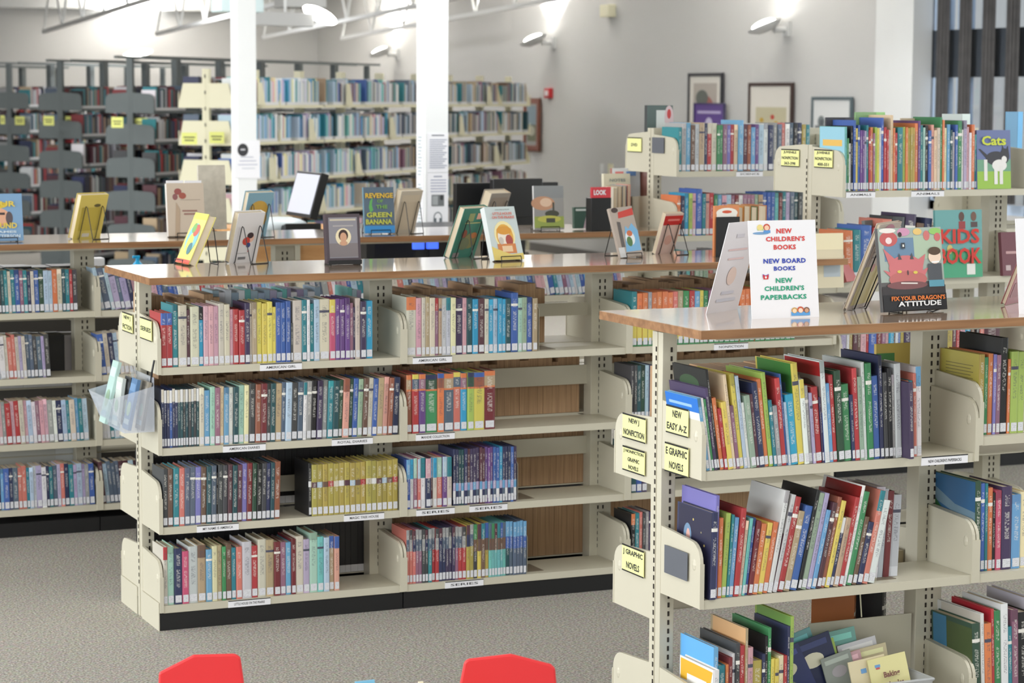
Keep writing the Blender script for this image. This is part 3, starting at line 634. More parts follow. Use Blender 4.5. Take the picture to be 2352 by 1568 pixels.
row('bk/O 10 20, te 11 20, co 8 20, ch 8 20, gy 8 20, dp 8 20', 1452, 1500, 0, ZA[3], 'bottom shelf, '+TB, g1, parts=False)
# ------------------------------------------------------------ near right shelving
g2 = 'picture books in the near right shelving'
NB = 'near right shelving'
row('sb 30 20.6,wh 20 20.5,gn 22 20,dp 28 23,bk 22 28.5,O 35 20.5,rd 30 17.5,ye 45 19,pe 28 26.5,mv 30 18,ye 40 27,lb 30 26,wh 25 18.5,sg 50 20.5,mr 25 21,nv 50 24,O 40 25,lg 38 27,te 30 19,gy 40 17,rd 45 25,bl 18 26,lb 20 18,cy 70 20,ye 55 29,wh/ye 40 24,gy 35 22,li 25 20,rd 60 21.5,dp 20 19,wh 45 29,sb 35 22.5,rd 40 25,dg 60 26,gn 70 22,nv 30 19,rd 45 26.5,sg 40 24,wh 30 28,gn 55 28,bl 60 24,nv 35 30,ch 40 25,bk 40 26,gy 25 24,lt 60 27.5,dp 40 22 4,O 35 22,te 35 22,co 30 24,wh/sb 50 26',
    1628, 2124, YB, .854, 'top shelf, '+NB, g2, name='picture_book', lean=(-9, -2), depth=.2, word='picture book', labh=.024)
def leanB(f): return 1 if f < .07 else (3+8*(f-.07)/.3 if f < .37 else 12)
row('nv 60 24.5 1.5,vi 35 29,O 40 22.5,lg 45 23.5,te 25 23,sb 40 22.5,rd 50 25,pe 30 21,aq 28 22,bl 28 22,dr 42 21,O 50 20,ye 50 20,O 50 20,wh 45 29,lt 45 28,rd 55 27,ta 60 23,bl 75 24,bk 35 29,sg 55 28,li 45 28,sb 45 23,mr 45 25,rb 40 26,ye 45 25,nv/wh 35 20,ta 50 20,rd 45 26,wh 35 29,gn 55 27,br 45 20,nv 55 18,co/te 55 27,wh 70 24',
    1628, 2014, YB, .493, 'middle shelf, '+NB, g2, name='picture_book', lean=leanB, depth=.2, word='picture book', labh=.024)
row('lt 20 27, lt 14 26, dr 14 25, lt 20 24', 2024, 2094, YB, .493, 'middle shelf at the back, '+NB, g2, name='picture_book', lean=(5, 1), depth=.16, word='picture book', set_back=.07, lab=False)
row('wh 26 22 3, sb 20 27.5, te 30 22, O 12 22, dr 16 24, wh 14 25, ch 18 28, rd 22 27, ta 12 32, pk 22 26, oc 40 22, nv 14 24, bk 12 29, gn 14 31, ye 16 22, ye 16 22, py 22 23, rd 14 23, nv 12 31, lg 16 34', 1628, 1825, YB, .08, 'bottom shelf, '+NB, g2, name='picture_book', depth=.2, word='picture book')
RBN = 'right bay of near shelving'
row('oc 22 24, gn 14 23, O 18 24, vi 12 23.5, mv 16 23.5, bk 28 28, O 10 22, lg 28 24, lg 26 24, cr 20 24, rd 15 22', 2256, 2385, YB, .90, 'top shelf, '+RBN, g2, name='picture_book', depth=.2, word='picture book', set_back=.03)
row('dg 20 27, bl 14 26, te 10 26, O 16 25, bk 10 23, hp 18 24, dp 34 25, sb 30 22, py 25 23, gn 20 20', 2252, 2385, YB, .493, 'middle shelf, '+RBN, g2, name='picture_book', depth=.215, word='picture book', set_back=.03, lean=(-1, 0))
row('dg 26 26 0, wh 12 29, O 22 26, rd 10 30, gn 20 29, wh 22 31, te 14 24, mv 20 29, bk 35 28, lt 20 32', 2236, 2385, YB, .08, 'bottom shelf, '+RBN, g2, name='picture_book', depth=.21, word='picture book', lean=(-3, -2))
# ------------------------------------------------------------ tall shelving at right (E2) and behind (E1)
g3 = 'children books in the tall beige shelving'
T2, T1 = 'tall shelving at right', 'tall shelving behind with DVD sign'
row('aq 9 25.5, gn 8 21, wh 8 19, bk 8 26, bl 9 28, ye 9 25, bl 8 26, pu*2 8 24, li 8 24, te 8 26, rd 8 24, O 9 25, mv 8 23, lg 7 25, ye 9 25, wh 8 25, bl 9 29, rd 10 25, rd 8 24, cr 8 24, pe 9 30, O 7 25, rd 10 23, te 20 25, lg 10 25, O 9 25, oc*3 9 25, O 12 27, pu 9 28, te 10 26, mi 8 25, bk 12 26, bl 12 24, sa 10 26, pe 12 24, cr 12 25, gn 8 29, O 8 28, py 10 25, sb 12 26, dt 10 24, lt 10 23, bl 10 26, gn 16 28, wh 8 24, li 12 28, pk 10 25, wh 8 23, O 12 26, te 8 22', 1942, 2246, .04, Z2S[0], 'top shelf, '+T2, g3, name='childrens_book', depth=.2, parts=False, lean=(-1, -1))
row('O 12 20, te 10 20, bl 14 22, rd 12 21, co 12 24, ch 16 25, dp 14 26, br 10 22, nv 10 24', 1942, 2130, .04, Z2S[1], 'second shelf, '+T2, g3, name='childrens_book', depth=.18, parts=False, lean=(-2, 8))
row('li 16 23, wh 8 22, oc 10 22, mr 14 22, br 10 23, pk 16 22, rd 8 23, bl 22 24, dr 16 24, mv 12 23, pk 10 22, cy 14 23, br 6 22, wh 8 24, bl 8 24, oc 10 23, dp 22 23, rd 8 22, mr 8 22', 1925, 2108, .04, Z2S[2], 'third shelf, '+T2, g3, name='childrens_book', depth=.18, parts=False)
row('nv 18 23, oc 16 23, mr 10 22, rd 10 23, pk 12 22, cy 12 23, br 12 22, bk 10 22, co 12 23, mr 40 21', 2158, 2300, .04, Z2S[2], 'third shelf right bay, '+T2, g3, name='childrens_book', depth=.18, parts=False)
row('co*2 8 20, sl 9 22, wh 9 21, dt 10 21, cr 8 20, ta 9 22, lb 8 21, cr 12 22, rd 8 21, mv 9 21, bl 10 22, pe 9 21, gy 12 20, br 12 22, nv 9 22', 1950, 2240, .04, Z2S[3], 'fourth shelf, '+T2, g3, name='childrens_book', depth=.18, parts=False)
row('te 8 21, gy 10 23, sb 10 23, br 10 22, lt 9 22.5, ta 12 23, nv 7 23, rd/cr 10 23, cr 12 23, gn*2 7 22, mv 10 22, vi 8 22, rd 8 22, pe 9 22, sb 12 24, mr 10 22, rb 8 22, sb 10 21, pu 8 22, lb 12 22, wh 10 22.5, nv 12 22, gy 10 23, sl 10 22, co 8 23, wh 10 22.5, sl 10 23, bk 10 23, nv 10 23, oc 10 22, te 9 22', 1546, 1862, 1.9, Z1S[0], 'top shelf, '+T1, g3, name='childrens_book', depth=.17, parts=False)
row('O 8 19, nv 8 19, cy 9 20, lg 8 20, pk 7 20, bl 14 22, te 8 20, sa 8 20, rd 10 20, gn 8 19, sb 10 19, pk 10 19, lb 10 19, mv 9 19, dr 8 19, wh 9 19, mv*3 9 19, sg 8 19, ta 10 19, bl*3 9 20, aq 8 20, dr 9 20, te 8 20, li 9 20, sl 10 20, dt 9 20, ch 10 20, gy 8 20, bk 9 20', 1548, 1862, 1.9, Z1S[1], 'second shelf, '+T1, g3, name='childrens_book', depth=.17, parts=False)
row('dt 9 19, ch 10 19, aq 8 20, dr 8 19, sg*3 9 19, rd 9 19, gy 10 20, nv 9 20, mr 9 19, ta 9 19, te 9 20, dp 8 19, lt 12 20, bk 12 20, sl 10 20, gn 9 19, rd 8 20', 1540, 1760, 1.9, Z1S[2], 'third shelf, '+T1, g3, name='childrens_book', depth=.17, parts=False)
row('dt 9 19, ch 10 19, aq 8 20, dr 8 19, sg*3 9 19, rd 9 19, gy 10 20, nv 9 20, mr 9 19, ta 9 19, te 9 20, dp 8 19, lt 12 20, bk 12 20, sl 10 20, gn 9 19, rd 8 20', 1540, 1862, 1.9, Z1S[3], 'fourth shelf, '+T1, g3, name='childrens_book', depth=.17, parts=False)
# ------------------------------------------------------------ far low shelving: paperbacks
g4 = 'paperbacks in the far low shelving'
CP = 'lb lb sl sb pk rd wh li te cr nv lt pk bl gy wh mv co li sb wh lb'.split()
def pspec(n, h=(17.5, 18.5), pal=CP): return ','.join('%s %d %.1f' % (rnd.choice(pal), rnd.choice((8, 9, 10, 12, 14)), rnd.uniform(*h)) for _ in range(n))
def prow(n, a, b, j, place, lean, pal=CP): row(pspec(n, pal=pal), a, b, YC, ZC[j], place+', far low shelving', g4, name='paperback_novel', lean=lean, depth=.11, parts=False, hard=False, word='paperback', labh=.028, set_back=.02)
dk = 'sl te nv dg rd ch lb wh mv O bl dt cr'.split()
prow(26, -60, 182, 0, 'top shelf, first bay', (-3, -1), dk)
prow(20, -60, 120, 1, 'second shelf, first bay', (-4, -3), 'nv sl lb wh rd co pk cr li wh ch'.split())
prow(27, -60, 208, 2, 'third shelf, first bay', (-4, -3))
prow(30, -60, 222, 3, 'bottom shelf, first bay', (-1, -2))
prow(40, 236, 676, 0, 'top shelf, second bay', (-12, -12), CP)
prow(38, 692, 1108, 0, 'top shelf, third bay', (-11, -10), CP)
prow(32, 1130, 1446, 0, 'top shelf, fourth bay', (-12, -12), 'lb pk li sb bl wh te mv lb pk sl'.split())
prow(9, 236, 330, 1, 'second shelf, second bay', (-6, -6), 'nv sl lb bl cr'.split())
prow(9, 236, 330, 2, 'third shelf, second bay', (-5, -5))
prow(9, 236, 330, 3, 'bottom shelf, second bay', (-6, -6), 'nv sl mr lb bl te'.split())

# ------------------------------------------------------------ the many far books, one mass
def mass():
    mb = MB()
    def add(ox, oy, rz, x0, x1, y0, z, pal, hh, wd=(.015, .04), d=.15, gapp=.0, pagey=False):
        tf = Matrix.Translation((ox, oy, 0)) @ Matrix.Rotation(rz, 4, 'Z'); x = x0
        while x < x1:
            w_ = rnd.uniform(*wd); h = rnd.uniform(*hh)
            if rnd.random() < gapp:
                x += rnd.uniform(.03, .16); continue
            c = jit(PAL[rnd.choice(pal)][1], .2)
            if pagey:
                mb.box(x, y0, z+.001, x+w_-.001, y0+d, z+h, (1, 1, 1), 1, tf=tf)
            else:
                mb.box(x, y0, z+.028, x+w_-.001, y0+d, z+h, c, 0, tf=tf); mb.box(x, y0, z+.001, x+w_-.001, y0+d, z+.028, PAL['wh'][1], 0, tf=tf)
            x += w_
    light = 'sb cy lb wh pk li lb wh bl aq wh py te lt'.split(); mid = 'sl gy lb ta dt ch mv lt br te wh sl cr'.split()
    dark = 'ch bk br mr sl gy dt nv dr ta lt ch'.split()
    for j, z in enumerate(FZ):
        for b in range(8):
            pal = light if b < (2 if j < 2 else 3) else (light+mid if b < 4 else mid)
            add(*FO, R(45), b*.92+.03, b*.92+rnd.uniform(.8, .9), .01, z, pal, (.2, .25), gapp=.03)
            add(*FO, R(45), b*.92+.03, b*.92+.88, .35, z, dark, (.2, .25))
    for g, n in GS:
        for z in GZ:
            for b in range(n):
                add(g.location.x, g.location.y, R(45), b*.92+.05, b*.92+rnd.uniform(.75, .88), .01, z, dark+(['rd', 'wh', 'te'] if b < 2 else []), (.19, .24), gapp=.02)
                add(g.location.x, g.location.y, R(45), b*.92+.05, b*.92+.88, .33, z, dark, (.19, .24))
    # rear sides of the low shelving: fore edges turned to the camera
    for b, (x0, x1, j) in enumerate(((.05, .3, 0), (.05, .9, 1), (.97, 1.62, 0), (.97, 1.75, 1), (.97, 1.80, 2), (.97, 1.80, 3), (1.9, 2.7, 0), (1.9, 2.7, 1), (1.9, 2.7, 3))):
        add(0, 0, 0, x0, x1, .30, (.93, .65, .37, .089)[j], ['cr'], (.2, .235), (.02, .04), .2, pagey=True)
    add(0, 0, 0, .05, .88, .30, .37, ['bk'], (.2, .21), (.02, .03), .2); add(0, 0, 0, .05, .88, .30, .089, ['bk'], (.2, .24), (.02, .03), .2)
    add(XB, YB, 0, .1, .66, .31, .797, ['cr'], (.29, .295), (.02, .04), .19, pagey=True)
    add(XB, YB, 0, .3, .85, .31, .405, dark, (.1, .11), (.02, .04), .2)
    add(0, 0, 0, .3, .87, .33, .93, 'wh lb aq wh li wh lb'.split(), (.222, .24), (.015, .03), .14, .05)
    add(.267-2*.92, YC, 0, .05, 1.8, .31, .9, ['bk', 'wh', 'bk', 'gy'], (.225, .232), (.05, .14), .15)
    add(.267-2*.92, YC, 0, .05, 1.8, .31, .6, ['bk', 'wh', 'bk', 'gy'], (.225, .232), (.05, .14), .15)
    add(.267-2*.92, YC, 0, .05, 1.8, .31, .117, ['wh'], (.23, .24), (.2, .3), .15)
    return tag(mb.build('shelved_books', [PRINT, SHADEP]), 'mass of distant books on the diagonal stacks and on the shelving backs', 'books', None, 'stuff')
mass()
#PART2
# ------------------------------------------------------------ printed covers seen on the left side of some books
def side_art(name, d, h, items):
    o = bpy.data.objects[name]; mb = MB()
    for i, it in enumerate(items):
        c = lin(it[-1]); x = -.0004-.00012*i; P = lambda u, v: (x, d*(1-u), v*h)
        if it[0] == 'r': pts = [(it[1], it[2]), (it[3], it[2]), (it[3], it[4]), (it[1], it[4])]
        elif it[0] == 'e': pts = [(it[1]+it[3]*math.cos(a*math.pi/9), it[2]+it[4]*math.sin(a*math.pi/9)) for a in range(18)]
        else: pts = it[1]
        mb.face([P(u, v) for u, v in pts], c)
    mb.build('cover_art', PRINT, o)
pb = sorted(o.name for o in bpy.data.objects if o.name.startswith('picture_book'))
def find(txt): return next(o.name for o in bpy.data.objects if o.name.startswith('picture_book') and o.get('label', '').endswith(txt))
def nth(k, place): return next((o.name for o in bpy.data.objects if o.name.startswith('picture_book') and (', %s from left, %s' % (ORD(k), place)) in o.get('label', '')), None)
side_art(nth(1, 'top shelf, near right'), .19, .204, [('r', 0, 0, 1, .8, (226, 230, 236)), ('r', 0, .8, 1, 1, (40, 116, 206)), ('r', .1, .86, .8, .9, (150, 190, 230)), ('r', .2, .6, .7, .63, (170, 176, 186)), ('r', .2, .5, .9, .515, (190, 195, 205))])
side_art(nth(5, 'top shelf, near right'), .19, .283, [('r', 0, 0, 1, 1, (36, 38, 38)), ('e', .5, .66, .3, .1, (130, 50, 36)), ('e', .45, .84, .3, .08, (52, 76, 52)), ('e', .7, .76, .2, .06, (60, 84, 56))])
side_art(nth(8, 'top shelf, near right'), .19, .189, [('r', .1, .8, .8, .86, (80, 66, 40)), ('r', .3, .5, .9, .53, (80, 66, 40)), ('r', .4, .2, 1, .35, (150, 60, 40))])
side_art(nth(25, 'top shelf, near right'), .19, .288, [('r', 0, 0, .98, 1, (66, 124, 58)), ('r', .5, .7, .8, .8, (90, 110, 120))])
side_art(nth(31, 'top shelf, near right'), .19, .288, [('r', 0, .86, 1, 1, (170, 40, 44)), ('r', 0, .5, 1, .86, (150, 140, 136)), ('e', .6, .7, .3, .12, (96, 72, 62)), ('p', [(0, .5), (.4, .84), (.7, .5)], (206, 206, 210)), ('r', 0, 0, 1, .5, (30, 80, 160))])
side_art(nth(1, 'middle shelf, near right'), .19, .243, [('r', 0, 0, 1, 1, (40, 40, 66)), ('e', .28, .66, .12, .14, (110, 140, 170)), ('e', .3, .64, .06, .1, (216, 170, 160)), ('e', .45, .86, .02, .015, (200, 180, 110)), ('e', .8, .6, .02, .015, (200, 180, 110)), ('e', .7, .74, .015, .012, (160, 150, 120)), ('e', .8, .4, .015, .012, (150, 130, 120)), ('r', .55, .1, .78, .2, (190, 196, 200))])
side_art(nth(16, 'middle shelf, near right'), .19, .278, [('r', 0, 0, 1, 1, (170, 166, 164)), ('r', .15, .84, .9, .86, (110, 110, 114)), ('r', .3, .76, .8, .78, (110, 110, 114)), ('r', .2, 0, 1, .6, (90, 62, 72))])
side_art(nth(30, 'middle shelf, near right'), .19, .288, [('r', 0, .0, 1, 1, (140, 36, 36))])
side_art(nth(1, 'bottom shelf, near right'), .19, .219, [('r', 0, 0, 1, .96, (222, 226, 226)), ('p', [(0, .7), (.9, .72), (.98, .96), (0, .97)], (226, 176, 50)), ('r', .2, .68, .8, .8, (236, 236, 232)), ('e', .4, .4, .2, .1, (190, 210, 220)), ('e', .7, .2, .16, .1, (206, 206, 190))])
side_art(nth(2, 'bottom shelf, near right'), .19, .273, [('r', 0, 0, 1, 1, (98, 172, 232)), ('e', .3, .72, .08, .05, (50, 80, 160)), ('e', .3, .72, .05, .03, (98, 172, 232)), ('e', .2, .1, .3, .08, (226, 190, 90))])
side_art(nth(9, 'bottom shelf, near right'), .19, .318, [('r', 0, 0, 1, 1, (206, 164, 118))])
side_art(nth(20, 'bottom shelf, near right'), .19, .338, [('r', 0, 0, 1, 1, (120, 160, 84)), ('r', .3, .84, .8, .86, (90, 110, 50)), ('r', .4, .78, .7, .8, (90, 110, 50))])
side_art(nth(1, 'top shelf, right bay of near'), .19, .238, [('r', 0, 0, 1, 1, (178, 166, 76))]+[('r', .12, .84-.04*i, .85-.06*(i % 2), .85-.04*i, (120, 112, 60)) for i in range(7)]+[('r', .3, .36, .55, .5, (140, 60, 50)), ('r', .55, .34, .75, .48, (70, 56, 80))])
side_art(nth(1, 'middle shelf, right bay of near'), .205, .268, [('r', 0, 0, 1, 1, (36, 96, 56)), ('r', 0, .6, 1, 1, (42, 96, 142)), ('p', [(0, .7), (1, .5), (1, .66), (.5, .7), (0, .85)], (110, 140, 160)), ('p', [(0, 0), (1, 0), (1, .5), (.6, .58), (.3, .55), (0, .72)], (40, 100, 56)), ('e', .5, .3, .2, .1, (30, 76, 46))])
side_art(nth(1, 'bottom shelf, right bay of near'), .2, .258, [('r', .35, 0, 1, .96, (76, 92, 56)), ('r', 0, 0, .35, 1, (66, 124, 160))])
side_art(nth(2, 'bottom shelf, right bay of near'), .2, .288, [('r', 0, 0, 1, 1, (206, 200, 190)), ('e', .5, .66, .34, .2, (186, 112, 62))])
side_art(nth(4, 'bottom shelf, right bay of near'), .2, .298, [('r', 0, 0, 1, 1, (176, 40, 54))]+[('e', .1+.12*i, .9-.04*(i % 2), .015, .01, (206, 90, 90)) for i in range(8)])
# ------------------------------------------------------------ signs on the end plates
def sign(X, tl, br, trz, body, label, bands=True, mt=None, th=.0012):
    """card on a plane x=X facing the camera's left; tl/br: photo points of its corners, trz: photo row of the lower left corner"""
    a = IV(tl[0], tl[1], 'x', X); b = IV(br[0], br[1], 'x', X); c = IV(tl[0], trz, 'x', X)
    w_ = a.y-b.y; z0 = c.z; h = a.z-c.z
    o = MB().box(0, -th, 0, w_, 0, h).build('sign_card' if mt is None else 'label_plate', mt or YELLOWP, None, (X, a.y, z0), (0, 0, R(-90)))
    tag(o, label, 'sign')
    if mt is None and bands:
        MB().box(0, -th-.0004, h-.004, w_, -th+.0002, h+.001).box(0, -th-.0004, -.001, w_, -th+.0002, .003).build('dark_edge_strip', BLACKP, o)
    if body:
        L = body.split('\n'); n = len(L); mx = max(len(l) for l in L)
        for i, l in enumerate(L):
            ch = h*.72/n if n > 1 else h*.3; zc = h*(1-(i+.5)/n*.94-.03)
            hw = w_*.45*(max(len(l)/mx, .45) if mx > 3 else .5); text(o, l, w_/2-hw, zc-ch*.36, w_/2+hw, zc+ch*.36, y=-th-.0006, bold=.03)
    return o
XA_ = -.0035
sign(XA_, (281, 715), (305, 771), 758, 'NEW J\nFICTION', 'yellow card reading NEW J FICTION on the left end of middle shelving')
sign(XA_, (322, 727), (349, 788), 775, 'SERIES', 'yellow card reading SERIES on the left end of middle shelving')
XB_ = XB-.0035
sign(XB_, (1431, 947), (1483, 1023), 1003, 'NEW J\nNONFICTION', 'yellow card reading NEW J NONFICTION on the near right shelving end')
sign(XB_, (1431, 1022), (1481, 1098), 1077, 'J NONFICTION\nGRAPHIC\nNOVELS', 'yellow card reading J NONFICTION GRAPHIC NOVELS on near right shelving end')
sign(XB_, (1531, 928), (1581, 1009), 991, 'NEW\nEASY A-Z', 'yellow card reading NEW EASY A-Z on the near right shelving end')
sign(XB_, (1528, 1014), (1581, 1096), 1080, 'E GRAPHIC\nNOVELS', 'yellow card reading E GRAPHIC NOVELS on the near right shelving end')
sign(XB_, (1430, 1247), (1479, 1323), 1307, 'J GRAPHIC\nNOVELS', 'yellow card reading J GRAPHIC NOVELS on the near right shelving end')
GREYPL = M('grey_label_plate', (92, 96, 104), .5, vary=.08)
sign(XB_, (1527, 1250), (1579, 1335), 1314, None, 'blank dark grey plate on the near right shelving end, middle shelf', mt=GREYPL)
sign(2.7965, (1795, 342), (1835, 386), 381, 'JUVENILE\nNONFICTION\n363-398', 'yellow card reading JUVENILE NONFICTION 363-398 on tall shelving end')
sign(2.7965, (1871, 343), (1912, 389), 384, 'JUVENILE\nNONFICTION\n400-551', 'yellow card reading JUVENILE NONFICTION 400-551 on tall shelving end')
sign(3.0465, (1442, 315), (1473, 350), 348, 'DVD', 'yellow card reading DVD on the end of the tall shelving behind')
sign(3.0465, (1498, 315), (1525, 354), 351, None, 'blank grey plate beside the DVD card', mt=GREYPL)
YG = M('yellow_green_card', (222, 226, 130), .6, vary=.03)
for i, (x0, x1, y, Z) in enumerate(((415, 455, 318, 19.55), (479, 517, 316, 20.1), (254, 285, 281, 21.95), (308, 341, 283, 22.4), (98, 126, 277, 24.55), (148, 178, 278, 25.0), (33, 58, 277, 27.3), (0, 12, 275, 26.9))):
    p = AT((x0+x1)/2, y, Z-.18); wd = (x1-x0)/F_PX*Z
    o = MB().box(-wd/2, -.002, -.05, wd/2, 0, .05).build('shelf_sign', YG, None, p, (0, 0, R(-45)))
    tag(o, 'small yellow-green card on an end plate, %s of %s stack' % ('left half' if i in (0, 2, 4, 7) else 'right half', ('the cream', 'the cream', 'the nearest dark', 'the nearest dark', 'the second dark', 'the second dark', 'the third dark', 'the third dark')[i]), 'sign')
    MB().box(-wd*.36, -.0026, .005, wd*.36, -.002, .015).box(-wd*.3, -.0026, -.02, wd*.3, -.002, -.01).build('printed_lines', INKM, o)
# labels along the shelf edges
for b, j, a, c, t_ in ((0, 0, 597, 693, 'AMERICAN GIRL'), (0, 1, 512, 610, 'AMERICAN DIARIES'), (0, 1, 762, 856, 'ROYAL DIARIES'), (0, 2, 452, 548, 'MY NAME IS AMERICA'), (0, 2, 790, 882, 'MAGIC TREE HOUSE'), (0, 3, 524, 621, 'LITTLE HOUSE ON THE PRAIRIE'),
                       (1, 0, 948, 1038, 'AMERICAN GIRL'), (1, 1, 955, 1044, 'MANDIE COLLECTION'), (1, 2, 956, 1044, 'SERIES'), (1, 2, 1078, 1165, 'SERIES'), (1, 3, 1022, 1110, 'SERIES')):
    shelf_label(A, b, j, a, c, 0, ZA[j], t_)
shelf_label(A, 2, 0, 1640, 1718, 0, ZA[0], 'NONFICTION')
shelf_label(B, 1, 0, 2131, 2233, YB, .9, "NEW CHILDREN'S")if False else None
so = bpy.data.objects[B['shelf_0_0']]
MB().box(.722, -.002, .828, .882, .0005, .852).build('shelf_label', WHITEP, so); MB().box(.722, -.0026, .8505, .882, -.002, .8535).build('label_holder', BLACKP, so)
text(so, "NEW CHILDREN'S PAPERBACKS", .745, .835, .86, .844, y=-.0024, bold=.01, name='label_lettering')
for a, c in ((1943, 2010), (2093, 2168)): shelf_label(E2, 0, 0, a, c, .04, Z2S[0], 'ANIMALS')
shelf_label(E1, 0, 0, 1691, 1752, 1.9, Z1S[0], 'SCIENCE')

# ------------------------------------------------------------ bookends
def bookend(px, yf, z, label, h=.16, mt=BEIGE, dep=.13):
    x = xat(px, yf+.03, z); t = empty('bookend', (x, yf+.04, z), 0, label, 'bookend')
    mb = MB(); poly = [(0, 0), (dep, 0), (dep, h*.9), (dep-.02, h), (.02, h), (0, h*.9)]; mb.prism(poly, 0, .0015, 'x'); mb.build('upright_plate', mt, t)
    MB().box(.0015, 0, .0, .07, dep, .0015).build('base_plate', M('brown_base_pad', (120, 108, 92), .6, vary=.05) if mt is BEIGE else mt, t)
bookend(1191, 0, ZA[2], 'thin steel bookend after the purple thin books', .15)
bookend(1213, 0, ZA[3], 'thin steel bookend at the end of the bottom row', .15)
bookend(1240, 0, ZA[0], 'beige steel bookend after the top row, right bay', .17)
bookend(2016, YB, .493, 'steel bookend lying after the middle row of picture books', .01)
for b in range(7):
    for j in range(4):
        if (b+j) % 2: continue
        o = empty('bookend', (FO[0]+s2*(b*.92+.45+.11*j), FO[1]+s2*(b*.92+.45+.11*j), FZ[j]), R(45), 'slanted cream bookend between rows of books on the cream diagonal stack', 'bookend', 'cream bookends on the diagonal stack')
        MB().prism([(-.02, 0), (.12, 0), (.05, .2), (-.02, .2)], -.03, -.02, 'y').build('upright_plate', CREAMST, o)

# ------------------------------------------------------------ display books and wire easels
def easel(loc, yaw, w_, tilt, h, label, th_=.02):
    t = empty('wire_easel', loc, yaw, label, 'book stand')
    tl = math.tan(R(tilt)); mb = MB(); a = min(.046, w_*.33); th = th_/math.cos(R(tilt)); rr = .0019
    for s_ in (-1, 1):
        ax = s_*a; yt = th+.005+h*.66*tl
        pts = [(ax, -.012, .02), (ax, -.016, rr), (ax, th+.004, rr), (ax, yt, h*.66), (ax, yt+.005, h*.66+.007), (ax, yt+.012, h*.66+.002), (ax, max(yt+.02, .125), rr)]
        mb.tube(pts, rr, 6)
    yb = max(th+.017+h*.66*tl+.008, .125)
    mb.tube([(-a, -.012, .02), (a, -.012, .02)], rr, 6); mb.tube([(-a, yb, rr), (a, yb, rr)], rr, 6)
    mb.build('wire_frame', WIRE, t); return t
def display(name, label, loc, yaw, tilt, w_, h, th, col, items=(), texts=(), back_items=None, back_texts=(), stand=None, cat='book', spine=None, hard=True, roll=0):
    col = lin(soft(col)); sp = lin(soft(spine)) if spine else col
    mb = MB(); b = .002 if hard else .0006
    mb.box(-w_/2, 0, 0, w_/2, b, h, col); mb.box(-w_/2, th-b, 0, w_/2, th, h, col); mb.box(-w_/2, b, 0, -w_/2+b, th-b, h, sp)
    off = .006
    o = mb.build(name, PRINT, None, (loc[0], loc[1], loc[2]+off), (R(-tilt), R(roll), R(yaw))); tag(o, label, cat)
    ins = .004 if hard else .0006
    MB().box(-w_/2+b, b, ins, w_/2-ins, th-b, h-ins).build('page_block', PAGES, o)
    if items: art(o, w_, h, items)
    if back_items: art(o, w_, h, back_items, y=th+.0006, back=True, name='back_cover_art')
    for (s_, x0, z0, x1, z1, mt) in texts: text(o, s_, -w_/2+x0*w_, z0*h, -w_/2+x1*w_, z1*h, y=-.0075, mat=mt, name='title_lettering', bold=.03)
    for (s_, x0, z0, x1, z1, mt) in back_texts: text(o, s_, -w_/2+x0*w_, z0*h, -w_/2+x1*w_, z1*h, y=th+.004, mat=mt, name='back_lettering', back=True, bold=.02)
    if stand: easel((loc[0], loc[1], loc[2]), R(yaw), w_, tilt, h, stand, th)
    return o
def spot(px, py, z=HC): p = IV(px, py, 'z', z); return (p.x, p.y, p.z)
TM = lambda n, c: M('ink_'+n, c, .6, vary=.01)
# on the middle counter
display('display_book', 'yellow picture book turned left on the wire stand, left end of middle counter', spot(418, 608), -88, 24, .155, .2, .03, (226, 214, 70), [('r', 0, .88, 1, 1, (206, 216, 70)), ('e', .5, .5, .38, .3, (120, 190, 200)), ('e', .45, .4, .2, .2, (232, 220, 90)), ('e', .6, .66, .2, .12, (196, 80, 60)), ('e', .4, .7, .14, .1, (110, 170, 80)), ('r', 0, 0, 1, .08, (222, 90, 70)), ('e', .6, .3, .15, .12, (60, 120, 130))], stand='black wire stand holding the yellow book turned left', spine=(226, 214, 90))
display('display_book', 'white backed book with small figure of a girl, facing away on middle counter', spot(546, 602), 203, 17, .13, .2, .028, (226, 224, 224), back_items=[('e', .62, .5, .13, .09, (232, 190, 170)), ('e', .6, .55, .12, .06, (60, 45, 50)), ('e', .48, .44, .14, .08, (196, 70, 60)), ('e', .58, .36, .08, .05, (50, 70, 130)), ('r', .2, .2, .6, .206, (120, 120, 120)), ('e', .62, .24, .03, .02, (200, 60, 60)), ('r', .28, .08, .56, .13, (120, 120, 122))], stand='black wire stand behind the white backed book')
display('display_book', 'dark brown framed cover with oval portrait, standing on middle counter', spot(791, 607), 3, 6, .137, .182, .025, (72, 56, 66), [('r', .08, .1, .92, .93, (140, 138, 146)), ('r', .08, .12, .92, .4, (128, 120, 122)), ('r', .12, .86, .88, .9, (196, 188, 170)), ('e', .5, .53, .23, .18, (236, 222, 186)), ('e', .5, .56, .14, .12, (60, 40, 34)), ('e', .5, .52, .1, .1, (206, 158, 128)), ('e', .5, .4, .12, .05, (196, 160, 130)), ('r', .42, .36, .58, .44, (206, 158, 128)), ('r', .2, .74, .8, .77, (170, 165, 165))])
t = empty('book_stand', spot(791, 609), R(3), 'low black stand under the oval portrait book', 'book stand')
MB().box(-.066, -.012, .004, .066, -.008, .02).box(-.06, -.012, 0, -.056, .05, .006).box(.056, -.012, 0, .06, .05, .006).build('stand_frame', BLACKP, t)
